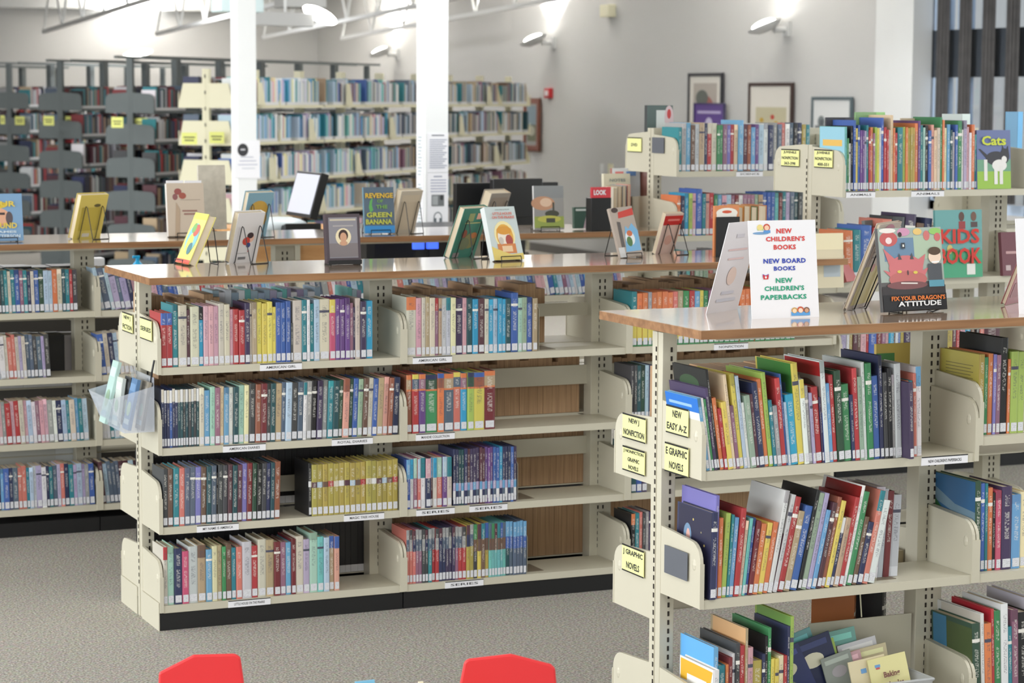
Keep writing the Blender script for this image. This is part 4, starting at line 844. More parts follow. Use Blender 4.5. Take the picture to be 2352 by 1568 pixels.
display('display_book', 'green book facing away on wire stand, right of the oval portrait book', spot(1047, 590), 207, 22, .15, .215, .03, (32, 130, 105), back_items=[('r', .28, .74, .5, .9, (150, 160, 110)), ('r', .6, .78, .78, .9, (222, 170, 150)), ('r', .2, .7, .8, .72, (190, 190, 130)), ('e', .6, .36, .26, .16, (130, 130, 84)), ('e', .4, .3, .2, .12, (110, 120, 90)), ('e', .7, .46, .12, .06, (190, 120, 70)), ('r', .08, .04, .32, .13, (150, 140, 140)), ('e', .3, .5, .1, .08, (146, 80, 60))], stand='black wire stand behind the green book', spine=(60, 150, 130))
RD = TM('coral', (206, 110, 96)); GR = TM('grey', (130, 140, 140))
display('display_book', 'pale blue book titled LITTLE HOUSE ON THE PRAIRIE on a wire stand', spot(1170, 600), 10, 20, .138, .212, .03, (196, 214, 214), [('e', .5, .46, .34, .27, (238, 226, 170)), ('e', .5, .44, .28, .23, (222, 168, 66)), ('e', .46, .42, .2, .17, (236, 226, 210)), ('e', .62, .36, .12, .11, (166, 70, 60)), ('e', .5, .55, .25, .08, (214, 150, 50)), ('r', .2, .12, .8, .3, (206, 128, 70)), ('p', [(0, 0), (1, 0), (1, .12), (.6, .1), (.2, .2), (0, .26)], (222, 200, 110)), ('r', .34, .15, .68, .26, (232, 200, 160)), ('e', .35, .36, .08, .07, (200, 190, 180))],
        [('LAURA INGALLS WILDER', .3, .925, .78, .945, GR), ('LITTLE HOUSE', .2, .835, .84, .885, RD), ('ON THE PRAIRIE', .16, .765, .9, .815, RD)], stand='black wire stand under the pale blue LITTLE HOUSE book', spine=(212, 222, 222))
display('display_book', 'curling grey brown paperback with red banner and blue splash on wire stand', spot(1452, 592), 12, 18, .115, .2, .014, (176, 158, 142), [('p', [(.3, .78), (.98, .82), (1, .96), (.34, .9)], (196, 60, 50)), ('p', [(.3, .1), (.95, .1), (1, .5), (.8, .66), (.62, .55), (.5, .62), (.4, .4)], (120, 176, 216)), ('e', .6, .36, .2, .14, (226, 232, 236)), ('e', .55, .3, .12, .1, (80, 120, 70)), ('e', .62, .46, .12, .06, (200, 110, 70)), ('p', [(.16, .2), (.3, .2), (.34, .7), (.2, .72)], (90, 84, 82)), ('r', 0, .0, .25, .2, (206, 206, 206)), ('e', .22, .95, .14, .05, (60, 44, 40))], stand='black wire stand holding the curling paperback', hard=False, roll=-4)
display('display_book', 'pale pink paperback with red band facing away, behind the curling paperback', spot(1518, 582), 196, 20, .1, .175, .02, (222, 196, 186), back_items=[('r', 0, .72, 1, .95, (190, 50, 55)), ('r', .2, .82, .85, .87, (220, 130, 130)), ('e', .5, .35, .2, .12, (206, 170, 160))], stand='black wire stand behind the pale pink paperback', hard=False)
# orange book row with black bookend at the far end of the middle counter
t = empty('bookend', spot(1641, 590), 0, 'black plastic bookend against the orange picture book on counter', 'bookend'); MB().box(.0, -.012, .0, .105, -.009, .158).box(.0, -.07, 0, .105, -.012, .002).build('plate', BLACKP, t)
p = spot(1640, 590)
for i in range(5):
    cc = ((240, 130, 60), (206, 140, 60), (180, 130, 80), (110, 120, 80), (170, 110, 70))[i]
    th_ = (.014, .035, .03, .03, .04)[i]; x_ = p[0]+(0, .105, .142, .174, .206)[i]
    if i == 0: display('picture_book', 'orange picture book with white panel behind the black bookend', (p[0]+.055, p[1]+.0, HC-.005), 0, 0, .11, .2, .014, cc, [('e', .5, .86, .44, .1, (240, 236, 228)), ('r', .08, .5, .9, .86, (240, 236, 228)), ('e', .5, .88, .2, .03, (214, 90, 60))])
    else:
        o = make_book('picture_book', th_, .198-.004*(i % 2), .14, lin(cc), None, (x_+.002, p[1]+.16, HC+.001), (0, 0, R(0)), True, hard=True, lab=False); o.rotation_euler = (0, 0, R(180)); o.location.x += th_
        tag(o, 'picture book with page edges to the camera, %s right of the orange one' % ORD(i), 'book')
# on the far counter
HCC = HC
display('display_book', 'blue HOUND book with cartoon dog, leftmost on the far counter', spot(14, 556), 0, 8, .15, .2, .03, (110, 165, 218), [('e', .3, .5, .34, .2, (222, 170, 140)), ('e', .2, .76, .4, .08, (226, 200, 70)), ('e', .62, .48, .1, .14, (90, 80, 84)), ('r', .3, .55, .5, .6, (60, 50, 50))], [('OUR', .1, .72, .8, .84, TM('gold', (226, 200, 80))), ('HOUND', .0, .26, .82, .38, TM('gold', (226, 200, 80))), ('JAMES', .2, .15, .8, .21, TM('pale', (210, 225, 235))), ('PATTERSON', .1, .06, .9, .13, TM('pale', (210, 225, 235)))], stand='black wire stand under the blue HOUND book', spine=(196, 226, 226))
display('display_book', 'yellow book facing away with small bird, on the far counter at left', spot(188, 547), 207, 18, .155, .205, .03, (222, 196, 60), back_items=[('r', .12, .2, .88, .72, (190, 172, 72)), ('e', .66, .76, .12, .035, (96, 88, 50)), ('r', .3, .06, .56, .14, (210, 205, 190))], stand='black wire stand behind the yellow book', spine=(228, 216, 130))
display('display_book', 'tan book with red flowers on wire stand, far counter behind the white backed book', spot(430, 545), -4, 10, .165, .235, .035, (206, 184, 158), [('e', .3, .84, .1, .06, (150, 80, 76)), ('e', .42, .76, .1, .06, (160, 84, 70)), ('e', .22, .74, .07, .06, (140, 90, 90)), ('r', .36, .68, .9, .685, (100, 80, 70)), ('r', .4, .46, .8, .49, (150, 110, 100)), ('r', .44, .4, .76, .43, (150, 110, 100)), ('p', [(.18, 0), (.3, 0), (.34, .5), (.24, .64)], (180, 158, 134))], stand='black wire stand under the tan flowered book', spine=(236, 232, 226))
for i, (a, tx) in enumerate(((420, 0), (462, 1))):
    q_ = spot(a, 535); o = MB().box(-.04, 0, 0, .04, .006, .235).build('white_card', WHITEP, None, (q_[0], q_[1]+.1, HC), (R(-6), 0, 0)); tag(o, 'white upright card behind the tan flowered book, %s' % ('left' if i == 0 else 'right'), 'card')
q_ = spot(508, 530); o = MB().box(-.065, 0, 0, .065, .02, .3).build('photo_card', M('mottled_grey_card', (196, 190, 176), .6, vary=.25, vscale=30), None, (q_[0], q_[1]+.12, HC), (R(-5), 0, 0)); tag(o, 'mottled grey picture card standing right of the tan flowered book', 'card')
display('display_book', 'blue and gold book facing away, behind the white backed book on far counter', spot(572, 542), 200, 18, .14, .21, .03, (120, 180, 206), back_items=[('e', .5, .62, .36, .2, (206, 168, 80)), ('e', .5, .4, .4, .2, (200, 166, 90))], stand='black wire stand behind the blue and gold book', spine=(206, 180, 140))
YL = TM('yellow_orange', (230, 190, 60)); GN = TM('leaf', (120, 170, 80)); GD = TM('olive_yellow', (196, 200, 80))
display('display_book', 'slate blue book titled REVENGE OF THE GREEN BANANA on the far counter', spot(873, 538), -3, 7, .143, .208, .02, (72, 100, 124), [('r', 0, 0, 1, .16, (50, 140, 206)), ('p', [(.2, .45), (.3, .5), (.26, .62), (.3, .78), (.2, .7), (.16, .56)], (96, 176, 90))],
        [('REVENGE', .04, .76, .96, .87, YL), ('OF', .42, .66, .62, .73, GN), ('THE', .38, .53, .76, .61, GN), ('GREEN', .06, .34, .9, .45, GD), ('BANANA', .03, .19, .9, .3, GD)], stand='black wire stand under the GREEN BANANA book', spine=(90, 150, 180))
display('display_book', 'tan backed book facing away right of the GREEN BANANA book', spot(915, 534), 200, 18, .13, .21, .035, (196, 184, 160), back_items=[('r', .1, .1, .9, .9, (200, 188, 166))], stand='black wire stand behind the tan backed book')
display('display_book', 'thick grey backed book facing away, behind the LITTLE HOUSE book', spot(1105, 532), 205, 22, .135, .21, .05, (150, 140, 128), back_items=[('r', .1, .1, .9, .9, (146, 134, 122))], stand='black wire stand behind the thick grey backed book', spine=(222, 190, 150))
display('display_book', 'misty landscape book on low stand, far counter right part', spot(1262, 530), -4, 5, .148, .205, .02, (150, 150, 148), [('r', 0, .72, 1, 1, (140, 144, 146)), ('e', .3, .6, .4, .16, (196, 150, 120)), ('e', .4, .62, .2, .1, (226, 196, 170)), ('e', .6, .36, .24, .08, (70, 74, 62)), ('r', .62, .4, .68, .62, (76, 76, 66)), ('r', 0, .04, 1, .3, (150, 166, 84)), ('e', .5, .24, .4, .08, (190, 190, 90)), ('r', .4, .16, .7, .26, (70, 74, 62))], spine=(222, 224, 226), stand='black wire stand under the misty landscape book')
display('display_card', 'small green and white leaflet holder on the far counter', spot(1338, 527), 0, 4, .085, .1, .02, (60, 100, 84), [('r', .1, .82, .9, .92, (220, 230, 226)), ('p', [(.55, 0), (1, 0), (1, .85), (.8, .8)], (214, 190, 200))], cat='leaflet holder')
t = empty('sign_box', spot(1382, 530), 0, 'black upright box with a red card on top, far counter', 'sign holder')
MB().box(-.055, 0, 0, .05, .06, .155).build('box', BLACKP, t, bevel=.003); MB().box(-.056, -.002, .155, .045, .01, .205).build('red_card', M('red_card', (206, 60, 70), .5, vary=.03), t); text(t, 'LOOK', -.045, .168, .02, .192, y=-.004, mat=WHITEP, bold=.04)
q_ = spot(1400, 522)
for i in range(4):
    o = make_book('reading_book', (.022, .022, .02, .016)[i], .19+.004*i, .13, PAL[('cr', 'ta', 'gy', 'sa')[i]][1], None, (q_[0]+.055+.024*i, q_[1]+.16, HC+.001), (0, 0, R(180)), True, lab=False); tag(o, 'book with page edges out, %s of the row right of the red card box' % ORD(i+1), 'book')
display('display_book', 'pale yellow book titled KATE standing tall on the far counter', (q_[0]+.14, q_[1]+.19, HC-.005), -4, 4, .14, .25, .03, (226, 218, 184), [('e', .6, .4, .2, .14, (206, 160, 110)), ('e', .55, .2, .2, .14, (120, 130, 90)), ('r', .3, .1, .4, .4, (110, 96, 80))], [('NOTES', .2, .84, .8, .9, GR), ('KATE', .2, .7, .8, .78, GR)])
display('display_book', 'white book with red and blue letters behind the pale yellow one', (q_[0]+.21, q_[1]+.23, HC-.005), -2, 3, .15, .275, .03, (222, 228, 236), [('r', .1, .86, .4, .94, (226, 130, 130)), ('r', .5, .86, .85, .94, (120, 160, 220))], spine=(170, 90, 70))
display('display_book', 'red brown book standing rightmost in the far counter group', (q_[0]+.29, q_[1]+.24, HC-.005), -55, 3, .15, .26, .02, (166, 92, 76))

# ------------------------------------------------------------ near counter: sign, books
p = spot(1805, 730); hs, ws = .28, .218
sg_ = MB().box(-ws/2, 0, 0, ws/2, .002, hs).build('counter_sign', WHITEP, None, (p[0], p[1], HC), (R(-7), 0, R(-2))); tag(sg_, "white counter sign reading NEW CHILDREN'S BOOKS, NEW BOARD BOOKS", 'sign')
rI, bI, gI = TM('red', (214, 62, 60)), TM('blue', (52, 72, 176)), TM('green', (34, 158, 122))
def st(s_, u0, v0, u1, v1, mt): text(sg_, s_, -ws/2+u0*ws, v0*hs, -ws/2+u1*ws, v1*hs, y=-.0012, mat=mt, bold=.035, space=1.1)
st('NEW', .41, .865, .64, .915, rI); st("CHILDREN'S", .25, .785, .83, .835, rI); st('BOOKS', .36, .7, .69, .75, rI)
st('NEW BOARD', .2, .56, .83, .61, bI); st('BOOKS', .35, .485, .67, .53, bI)
st('NEW', .37, .36, .62, .41, gI); st("CHILDREN'S", .2, .28, .79, .33, gI); st('PAPERBACKS', .14, .19, .82, .24, gI)
art(sg_, ws, hs, [('e', .18, .87, .12, .014, (120, 160, 200)), ('r', .13, .9, .22, .935, (180, 210, 130)), ('e', .17, .93, .045, .03, (232, 214, 140)), ('e', .27, .93, .05, .036, (196, 80, 60)), ('e', .27, .925, .035, .026, (240, 200, 170)), ('r', .22, .872, .32, .9, (90, 150, 210)),
    ('p', [(.18, .42), (.27, .42), (.27, .455), (.225, .44), (.18, .455)], (70, 90, 190)), ('p', [(.19, .40), (.26, .40), (.27, .45), (.225, .435), (.18, .45)], (206, 60, 60)), ('e', .225, .42, .014, .012, (240, 240, 240)),
    ('r', .58, .02, .86, .06, (90, 160, 220)), ('e', .63, .075, .045, .03, (200, 160, 90)), ('e', .72, .08, .05, .033, (196, 90, 60)), ('e', .81, .075, .045, .03, (130, 90, 70)), ('e', .63, .07, .03, .022, (244, 214, 180)), ('e', .72, .072, .034, .024, (244, 214, 190)), ('e', .81, .07, .03, .022, (206, 160, 130))])
p2 = spot(1650, 716)
s2_ = MB().box(-.095, 0, 0, .095, .002, hs*.99).build('counter_sign', M('translucent_white_card', (226, 224, 228), .55, vary=.02), None, (p2[0]+.01, p2[1]+.0, HC), (R(-15), 0, R(212))); tag(s2_, 'back of a leaning white sign with faint reversed print, left of the main sign', 'sign')
art(s2_, .19, hs, [('r', .35, .82, .6, .86, (206, 204, 212)), ('r', .2, .68, .8, .7, (224, 196, 196)), ('r', .25, .58, .75, .6, (226, 200, 200)), ('e', .5, .4, .14, .1, (228, 206, 196)), ('r', .3, .2, .7, .23, (206, 208, 220)), ('r', .2, .12, .8, .15, (206, 210, 222))], y=.0032, back=True)
BRN = TM('orange_title', (232, 126, 52)); WHI = TM('white_title', (238, 238, 238))
pk_ = (206, 118, 122)
display('display_book', "large picture book titled FIX YOUR DRAGON'S ATTITUDE on the near counter", spot(2102, 718), 4, 9, .232, .245, .014, (88, 84, 84),
        [('r', 0, .35, 1, 1, (166, 180, 172)), ('r', .08, .6, .55, .88, (110, 140, 168)), ('r', .55, .62, .98, .9, (176, 196, 172)), ('e', .16, .87, .14, .09, (196, 96, 96)), ('e', .15, .97, .13, .03, (236, 232, 226)), ('e', .16, .85, .05, .04, (240, 220, 220)), ('e', .4, .95, .1, .05, (206, 150, 180)), ('e', .62, .95, .07, .04, (230, 196, 120)), ('e', .76, .9, .05, .06, (206, 120, 116)), ('e', .9, .95, .1, .04, (150, 200, 110)), ('e', .93, .88, .05, .05, (206, 110, 110)), ('e', .34, .92, .03, .03, (60, 50, 50)),
         ('p', [(.06, .76), (.3, .58), (.16, .5)], pk_), ('p', [(.72, .68), (.5, .56), (.66, .5)], pk_), ('e', .4, .52, .27, .15, pk_), ('p', [(.04, .5), (.2, .46), (.16, .4)], pk_), ('p', [(.76, .52), (.6, .46), (.66, .38)], pk_), ('e', .42, .38, .3, .1, (190, 110, 108)),
         ('r', 0, .0, 1, .3, (58, 54, 56)), ('e', .4, .31, .32, .05, (126, 82, 84)), ('p', [(.28, .62), (.34, .62), (.3, .7)], (84, 84, 88)), ('p', [(.47, .62), (.53, .62), (.5, .7)], (84, 84, 88)), ('e', .29, .475, .035, .018, (220, 200, 90)), ('e', .54, .46, .035, .018, (220, 200, 90)), ('e', .42, .46, .012, .03, (90, 70, 74)), ('p', [(.3, .33), (.56, .32), (.56, .335), (.3, .345)], (236, 232, 226)),
         ('r', .74, .34, .96, .56, (84, 88, 94)), ('e', .86, .64, .1, .085, (240, 216, 196)), ('e', .86, .71, .1, .05, (90, 72, 58)), ('p', [(.8, .585), (.93, .59), (.92, .57), (.81, .565)], (246, 246, 246)), ('r', .74, .28, .98, .36, (96, 156, 176)), ('r', 0, 0, 1, .2, (34, 33, 36)), ('r', .34, .75, .4, .82, (60, 66, 74)), ('r', .36, .77, .385, .8, (230, 230, 226))],
        [("FIX YOUR DRAGON'S", .12, .125, .97, .18, BRN), ('ATTITUDE', .22, .055, .9, .115, WHI)], spine=(60, 60, 62))
t = empty('book_stand', spot(2102, 718), R(4), 'black wire stand with clear feet under the dragon book', 'book stand')
mb = MB()
for s_ in (-1, 1): mb.tube([(s_*.07, -.03, .012), (s_*.055, -.012, .002), (s_*.07, .03, .002), (s_*.05, .08, .13), (s_*.075, .14, .002)], .002, 6)
mb.tube([(-.07, -.03, .012), (.07, -.03, .012)], .002, 6); mb.build('wire_frame', WIRE, t)
display('display_book', 'large beige picture book facing away, leaning left of the dragon book', spot(1962, 708), 218, 21, .2, .275, .012, (186, 166, 148), back_items=[('r', .08, .05, .92, .5, (206, 192, 120)), ('r', .1, .5, .9, .8, (190, 172, 156)), ('e', .5, .87, .3, .12, (176, 110, 130)), ('r', .2, .66, .8, .68, (140, 120, 110)), ('r', .2, .6, .75, .62, (140, 120, 110)), ('e', .45, .48, .08, .05, (196, 130, 120))], stand='black wire stand behind the large beige book', spine=(170, 140, 120))
display('display_book', 'dark red book leaning at the right edge of the near counter', spot(2318, 697), 215, 20, .16, .24, .015, (150, 36, 46), back_items=[('r', .1, .1, .9, .3, (120, 30, 40))])
p = spot(2438, 722); o = MB().box(-.12, 0, 0, .12, .002, .28).build('counter_sign', WHITEP, None, (p[0]+.01, p[1]+.05, HC), (R(-7), 0, R(-2))); tag(o, 'white sign cut by the right edge of the picture', 'sign')

# ------------------------------------------------------------ face-out books on the tall shelving
def faceout(px0, px1, yf, z, h, col, label, items=(), texts=(), set_=.0, **k):
    a, b = xat(px0, yf+set_, z), xat(px1, yf+set_, z)
    return display('face_out_book', label, ((a+b)/2, yf+set_, z-.005), 0, 4, b-a, h, .014, col, items, texts, **k)
faceout(2245, 2322, .04, Z2S[0], .24, (92, 110, 176), 'face-out book titled Cats with a black and white kitten', [('r', 0, 0, 1, .35, (150, 190, 70)), ('r', 0, .3, 1, .5, (110, 160, 130)), ('e', .56, .52, .3, .12, (46, 44, 52)), ('e', .82, .56, .14, .13, (44, 42, 50)), ('p', [(.72, .62), (.76, .74), (.82, .66)], (44, 42, 50)), ('p', [(.86, .66), (.92, .74), (.95, .6)], (44, 42, 50)), ('p', [(.04, .68), (.1, .68), (.34, .56), (.3, .5)], (44, 42, 50)), ('e', .66, .4, .22, .1, (232, 230, 226)), ('r', .2, .14, .3, .5, (228, 226, 222)), ('r', .5, .08, .6, .4, (232, 230, 226)), ('r', .66, .08, .76, .4, (228, 226, 222)), ('e', .8, .5, .08, .06, (232, 230, 226))], [('Cats', .12, .74, .84, .9, TM('yellow_green', (206, 216, 70)))], set_=.0)
K = TM('kids_red', (206, 58, 48))
faceout(2150, 2257, .04, Z2S[1], .275, (84, 168, 166), 'face-out teal book titled KIDS BOOK on second shelf', [('r', 0, 0, 1, .4, (70, 160, 120)), ('e', .56, .9, .06, .07, (90, 60, 50)), ('r', .5, .72, .64, .83, (150, 50, 50)), ('e', .82, .9, .06, .07, (110, 76, 60)), ('r', .76, .74, .9, .82, (80, 60, 60)), ('e', .3, .42, .06, .07, (206, 190, 110)), ('e', .74, .26, .07, .06, (110, 70, 56)), ('r', .66, .04, .84, .2, (226, 226, 220)), ('r', .36, .28, .46, .42, (100, 160, 80))], [('KIDS', .08, .5, .92, .72, K), ('BOOK', .04, .2, .96, .44, K)], set_=-.02)
fb = next(o for o in bpy.data.objects if o.get('label', '') == 'aqua book, 1st from left, top shelf, tall shelving at right')
side_art(fb.name, .185, .252, [('r', 0, 0, 1, 1, (176, 214, 210)), ('r', 0, .6, 1, 1, (150, 200, 218)), ('r', .12, .7, .9, .8, (226, 184, 96))])
for a, b, zt, col, lab, st_ in ((1962, 2036, 258, (130, 184, 110), 'green and white tall book lying behind the top row, tall shelving', .17), (2066, 2150, 272, (222, 196, 158), 'peach tall book standing behind the top row, tall shelving', .19), (2163, 2232, 262, (206, 222, 216), 'pale mint tall book standing behind the top row, tall shelving', .205),
                            (1895, 1963, 270, (60, 60, 66), 'black book with yellow edge standing behind the top row, tall shelving', .16), (2310, 2352, 257, (96, 170, 222), 'sky blue book with coral pattern at the top right corner', .2)):
    q_ = AT((a+b)/2, 300, 1); dd = (.04+st_-CAM.y)/(q_.y-CAM.y); w_ = (b-a)/F_PX*dd*1.08; c_ = CAM+(AT((a+b)/2, zt, 1)-CAM)*dd
    display('large_book', lab, (c_.x, c_.y, Z2S[0]-.005), 0, 0, w_, c_.z-Z2S[0], .008, col, [('r', .7, 0, 1, 1, tuple(min(255, v+30) for v in col))])
q_ = IV(1455, 300, 'y', 2.05)
display('display_book', 'green and white video case standing on top of the DVD end plate', (max(xat(1455, 2.24, 1.7), 3.05+.09), 2.24, 1.54-.005), 0, 0, .14, .298, .03, (70, 96, 92), [('r', .35, .62, .7, .92, (206, 214, 212)), ('e', .85, .8, .18, .2, (206, 186, 190)), ('e', .85, .86, .08, .08, (190, 60, 60)), ('r', .3, .05, .55, .5, (226, 230, 230))], spine=(50, 54, 56), cat='video case')
def onshelf(px, y, z): return (xat(px, y, z), y, z-.005)
display('large_book', 'dark grey flat book leaning on the second shelf of the tall shelving', onshelf(2040, .1, Z2S[1]), 20, 12, .2, .24, .015, (96, 104, 104), [('r', .74, .2, .9, .8, (170, 130, 90))])
display('large_book', 'red and white flat book on the second shelf, tall shelving', onshelf(1972, .05, Z2S[1]), 30, 20, .2, .2, .015, (206, 80, 76), [('r', .1, .6, .5, .75, (226, 180, 170))])
display('large_book', 'cream book with pale picture, near the end plate of the tall shelving', onshelf(1900, -.02, Z2S[1]-.02), -2, 4, .15, .215, .014, (226, 212, 170), [('r', .4, .2, .9, .5, (180, 190, 196)), ('r', 0, .7, 1, 1, (236, 226, 190))])
display('large_book', 'dark maroon book lying open faced at the right edge, tall shelving', onshelf(2350, .03, Z2S[1]+.0), 0, 8, .2, .18, .02, (112, 36, 50), [('r', .1, .5, .8, .56, (190, 150, 150)), ('r', .08, .12, .2, .24, (190, 170, 170))])
display('large_book', 'yellow and green picture book standing behind the near right top row', (xat(2080, YB+.3, .9), YB+.36, .849), 0, 2, .13, .285, .012, (226, 190, 60), [('r', 0, .3, .5, .9, (80, 140, 80)), ('e', .6, .7, .12, .1, (120, 160, 90)), ('e', .6, .6, .08, .1, (50, 50, 52))])
# ------------------------------------------------------------ acrylic brochure rack on the middle shelving end
CLR = M('clear_acrylic', (225, 232, 244), .05, spec=.8, alpha=.3)
t = empty('brochure_holder', (-.012, .03, .5), R(-90), 'clear acrylic brochure holder with leaflets on the left end of middle shelving', 'brochure holder')
# local x runs toward the camera, local -y away from the end plate
bw, bd, bh = .30, .11, .12
zb_ = IV(300, 985, 'x', -.07).z; t.location = (-.008, .31, zb_)
mb = MB(); mb.box(0, -.004, 0, bw, -.001, .19).box(0, -bd, 0, bw, -.004, .003)
mb.prism([(-bd-.05, bh), (-bd-.047, bh), (-bd+.003, .0), (-bd, 0)], 0, bw, 'x')
mb.prism([(-bd, 0), (-.002, 0), (-.002, .16), (-bd-.05, bh)], bw, bw+.003, 'x'); mb.prism([(-bd, 0), (-.002, 0), (-.002, .16), (-bd-.05, bh)], -.003, 0, 'x')
mb.build('acrylic_tray', CLR, t)
MB().tube([(bw*.9, -.004, .17), (bw*.95, -.004, .21), (bw*.97, .003, .25)], .004, 6).build('black_hook', BLACKP, t)
for i, (x0, y0, col, h_b, tilt, lab) in enumerate(((.045, -.125, (178, 206, 200), .225, -14, 'tall pale green leaflet, leftmost in the clear brochure holder'), (.125, -.10, (200, 206, 200), .17, -8, 'small white leaflet in the clear brochure holder'), (.16, -.075, (40, 42, 46), .175, -6, 'black edged leaflet in the clear brochure holder'), (.235, -.09, (84, 120, 160), .18, -12, 'blue and green leaflet stack, right in the clear brochure holder'), (.26, -.05, (150, 142, 128), .17, -10, 'grey brown leaflet at the back right of the brochure holder'))):
    o = MB().box(-.04, 0, 0, .04, .012, h_b, lin(col)).build('leaflet', PRINT, None, (-.008+y0, .31-x0, zb_+.006), (R(tilt*.0+(14 if False else tilt*-1)*-1), 0, R(-90))); tag(o, lab, 'leaflet')
    art(o, .08, h_b, [('r', .08, .75, .92, .9, tuple(min(255, v+25) for v in col)), ('e', .5, .4, .3, .14, (150, 180, 150)), ('r', .1, .1, .9, .2, (170, 190, 196))])

# ------------------------------------------------------------ clear storage bin with thin readers, bottom shelf
BIN = M('cloudy_plastic', (205, 208, 210), .3, alpha=.55)
bx0 = xat(1856, YB+.0, .13)
t = empty('storage_bin', (bx0, YB-.035, .0805), 0, 'cloudy plastic storage bin of thin readers on the near bottom shelf', 'storage bin')
W_, D_, H_ = .40, .225, .125
mb = MB()
prof = lambda k: [(k, k), (W_-k, k), (W_-k, D_-k), (k, D_-k)]
mb.box(.02, .02, 0, W_-.02, D_-.02, .003)
for (a, b_) in (((0, 0), (W_, 0)), ((W_, 0), (W_, D_)), ((W_, D_), (0, D_)), ((0, D_), (0, 0))):
    ins = lambda p_, k: (p_[0]+(k if p_[0] == 0 else -k), p_[1]+(k if p_[1] == 0 else -k))
    ia, ib = ins(a, .022), ins(b_, .022); ja, jb = ins(a, .003), ins(b_, .003); ka, kb = ins(a, .025), ins(b_, .025)
    mb.face([(*ia, 0), (*ib, 0), (*b_, H_), (*a, H_)]); mb.face([(*ka, 0), (*ja, H_), (*jb, H_), (*kb, 0)]); 
mb.tube([(0, 0, H_), (W_, 0, H_), (W_, D_, H_), (0, D_, H_)], .005, 6, closed=True)
mb.build('bin_body', BIN, t)
rs = [(1875, (38, 50, 120), .2, .13, 24, 'dark blue reader with gold letter, leftmost in the bin', 3), (1900, (100, 180, 186), .23, .15, 17, 'aqua tall reader standing at the back of the bin', 4), (1925, (30, 40, 90), .22, .15, 15, 'navy starry reader behind the lime one in the bin', 3), (1935, (158, 200, 60), .2, .13, 13, 'lime reader with purple shape in the bin', 3), (1985, (110, 190, 176), .22, .14, 8, 'mint green reader with letters at the back of the bin', 4), (1970, (150, 160, 150), .17, .1, 14, 'grey thin reader in the bin', 2), (1990, (230, 170, 180), .165, .1, 12, 'pink thin reader in the bin', 2), (2030, (232, 232, 240), .19, .13, 10, 'white thin reader in the bin', 3), (2040, (232, 214, 160), .175, .12, 8, 'cream reader behind the Baking Apples one in the bin', 2)]
for i, (px, col, h_b, w_b, rl, lab, yy) in enumerate(rs):
    x_ = xat(px+10, YB+.04, .2)
    display('thin_reader', lab, (x_, YB+.02+.03*yy+.004*i, .095), -2, 8, w_b, h_b, .004, col, [('e', .5, .7, .25, .1, tuple(int(255-v*.5) for v in col)), ('r', .1, .86, .9, .94, tuple(min(255, v+40) for v in col))], hard=False, roll=-rl)
    bpy.data.objects[-1] if False else None
AP = TM('brown_title', (120, 74, 72))
display('thin_reader', 'yellow reader titled Baking Apples leaning out of the bin', (xat(2062, YB+.02, .2), YB+.03, .125), -4, 12, .125, .135, .004, (232, 222, 136), [('r', .16, .8, .3, .86, (110, 160, 210)), ('r', .18, .76, .28, .8, (200, 90, 90)), ('r', .42, .04, .7, .16, (130, 150, 150)), ('e', .26, .06, .12, .06, (90, 70, 60)), ('r', .7, .1, .98, .13, (90, 100, 100))], [('Baking', .32, .52, .74, .68, AP), ('Apples', .38, .3, .8, .46, AP)], hard=False, roll=-8)
display('thin_reader', 'cream reader titled Be, half hidden by the Baking Apples one', (xat(2018, YB+.03, .2), YB+.045, .12), -4, 12, .12, .135, .004, (232, 214, 160), [('r', .3, .7, .45, .8, (110, 160, 210))], [('Be', .6, .4, .8, .55, rI)], hard=False, roll=-8)
o = MB().box(0, 0, 0, .36, .004, .25).build('divider_board', BEIGE, None, (bx0+.14, YB+.232, .085)); tag(o, 'beige metal divider board behind the storage bin', 'board')
q_ = (xat(1960, YB+.38, .24), YB+.38, .2)
o = make_book('boxed_set', .09, .3, .13, lin((176, 106, 60)), None, (q_[0]-.03, YB+.33, .081), (0, 0, R(55)), True, lab=False); tag(o, 'orange brown book set standing on the rear bottom shelf behind the bin', 'book')
o = make_book('boxed_set', .04, .305, .13, lin((34, 36, 40)), None, (q_[0]+.09, YB+.36, .081), (0, 0, R(40)), True, lab=False); tag(o, 'black book beside the orange brown set behind the bin', 'book')
o = MB().tube([(0, 0, 0), (.012, -.002, -.06), (.02, 0, -.13)], .0022, 6).build('loose_string', CREAMST, None, (xat(1968, YB+.24, .47), YB+.24, .4668)); tag(o, 'thin cream cord hanging under the near middle shelf', 'string')

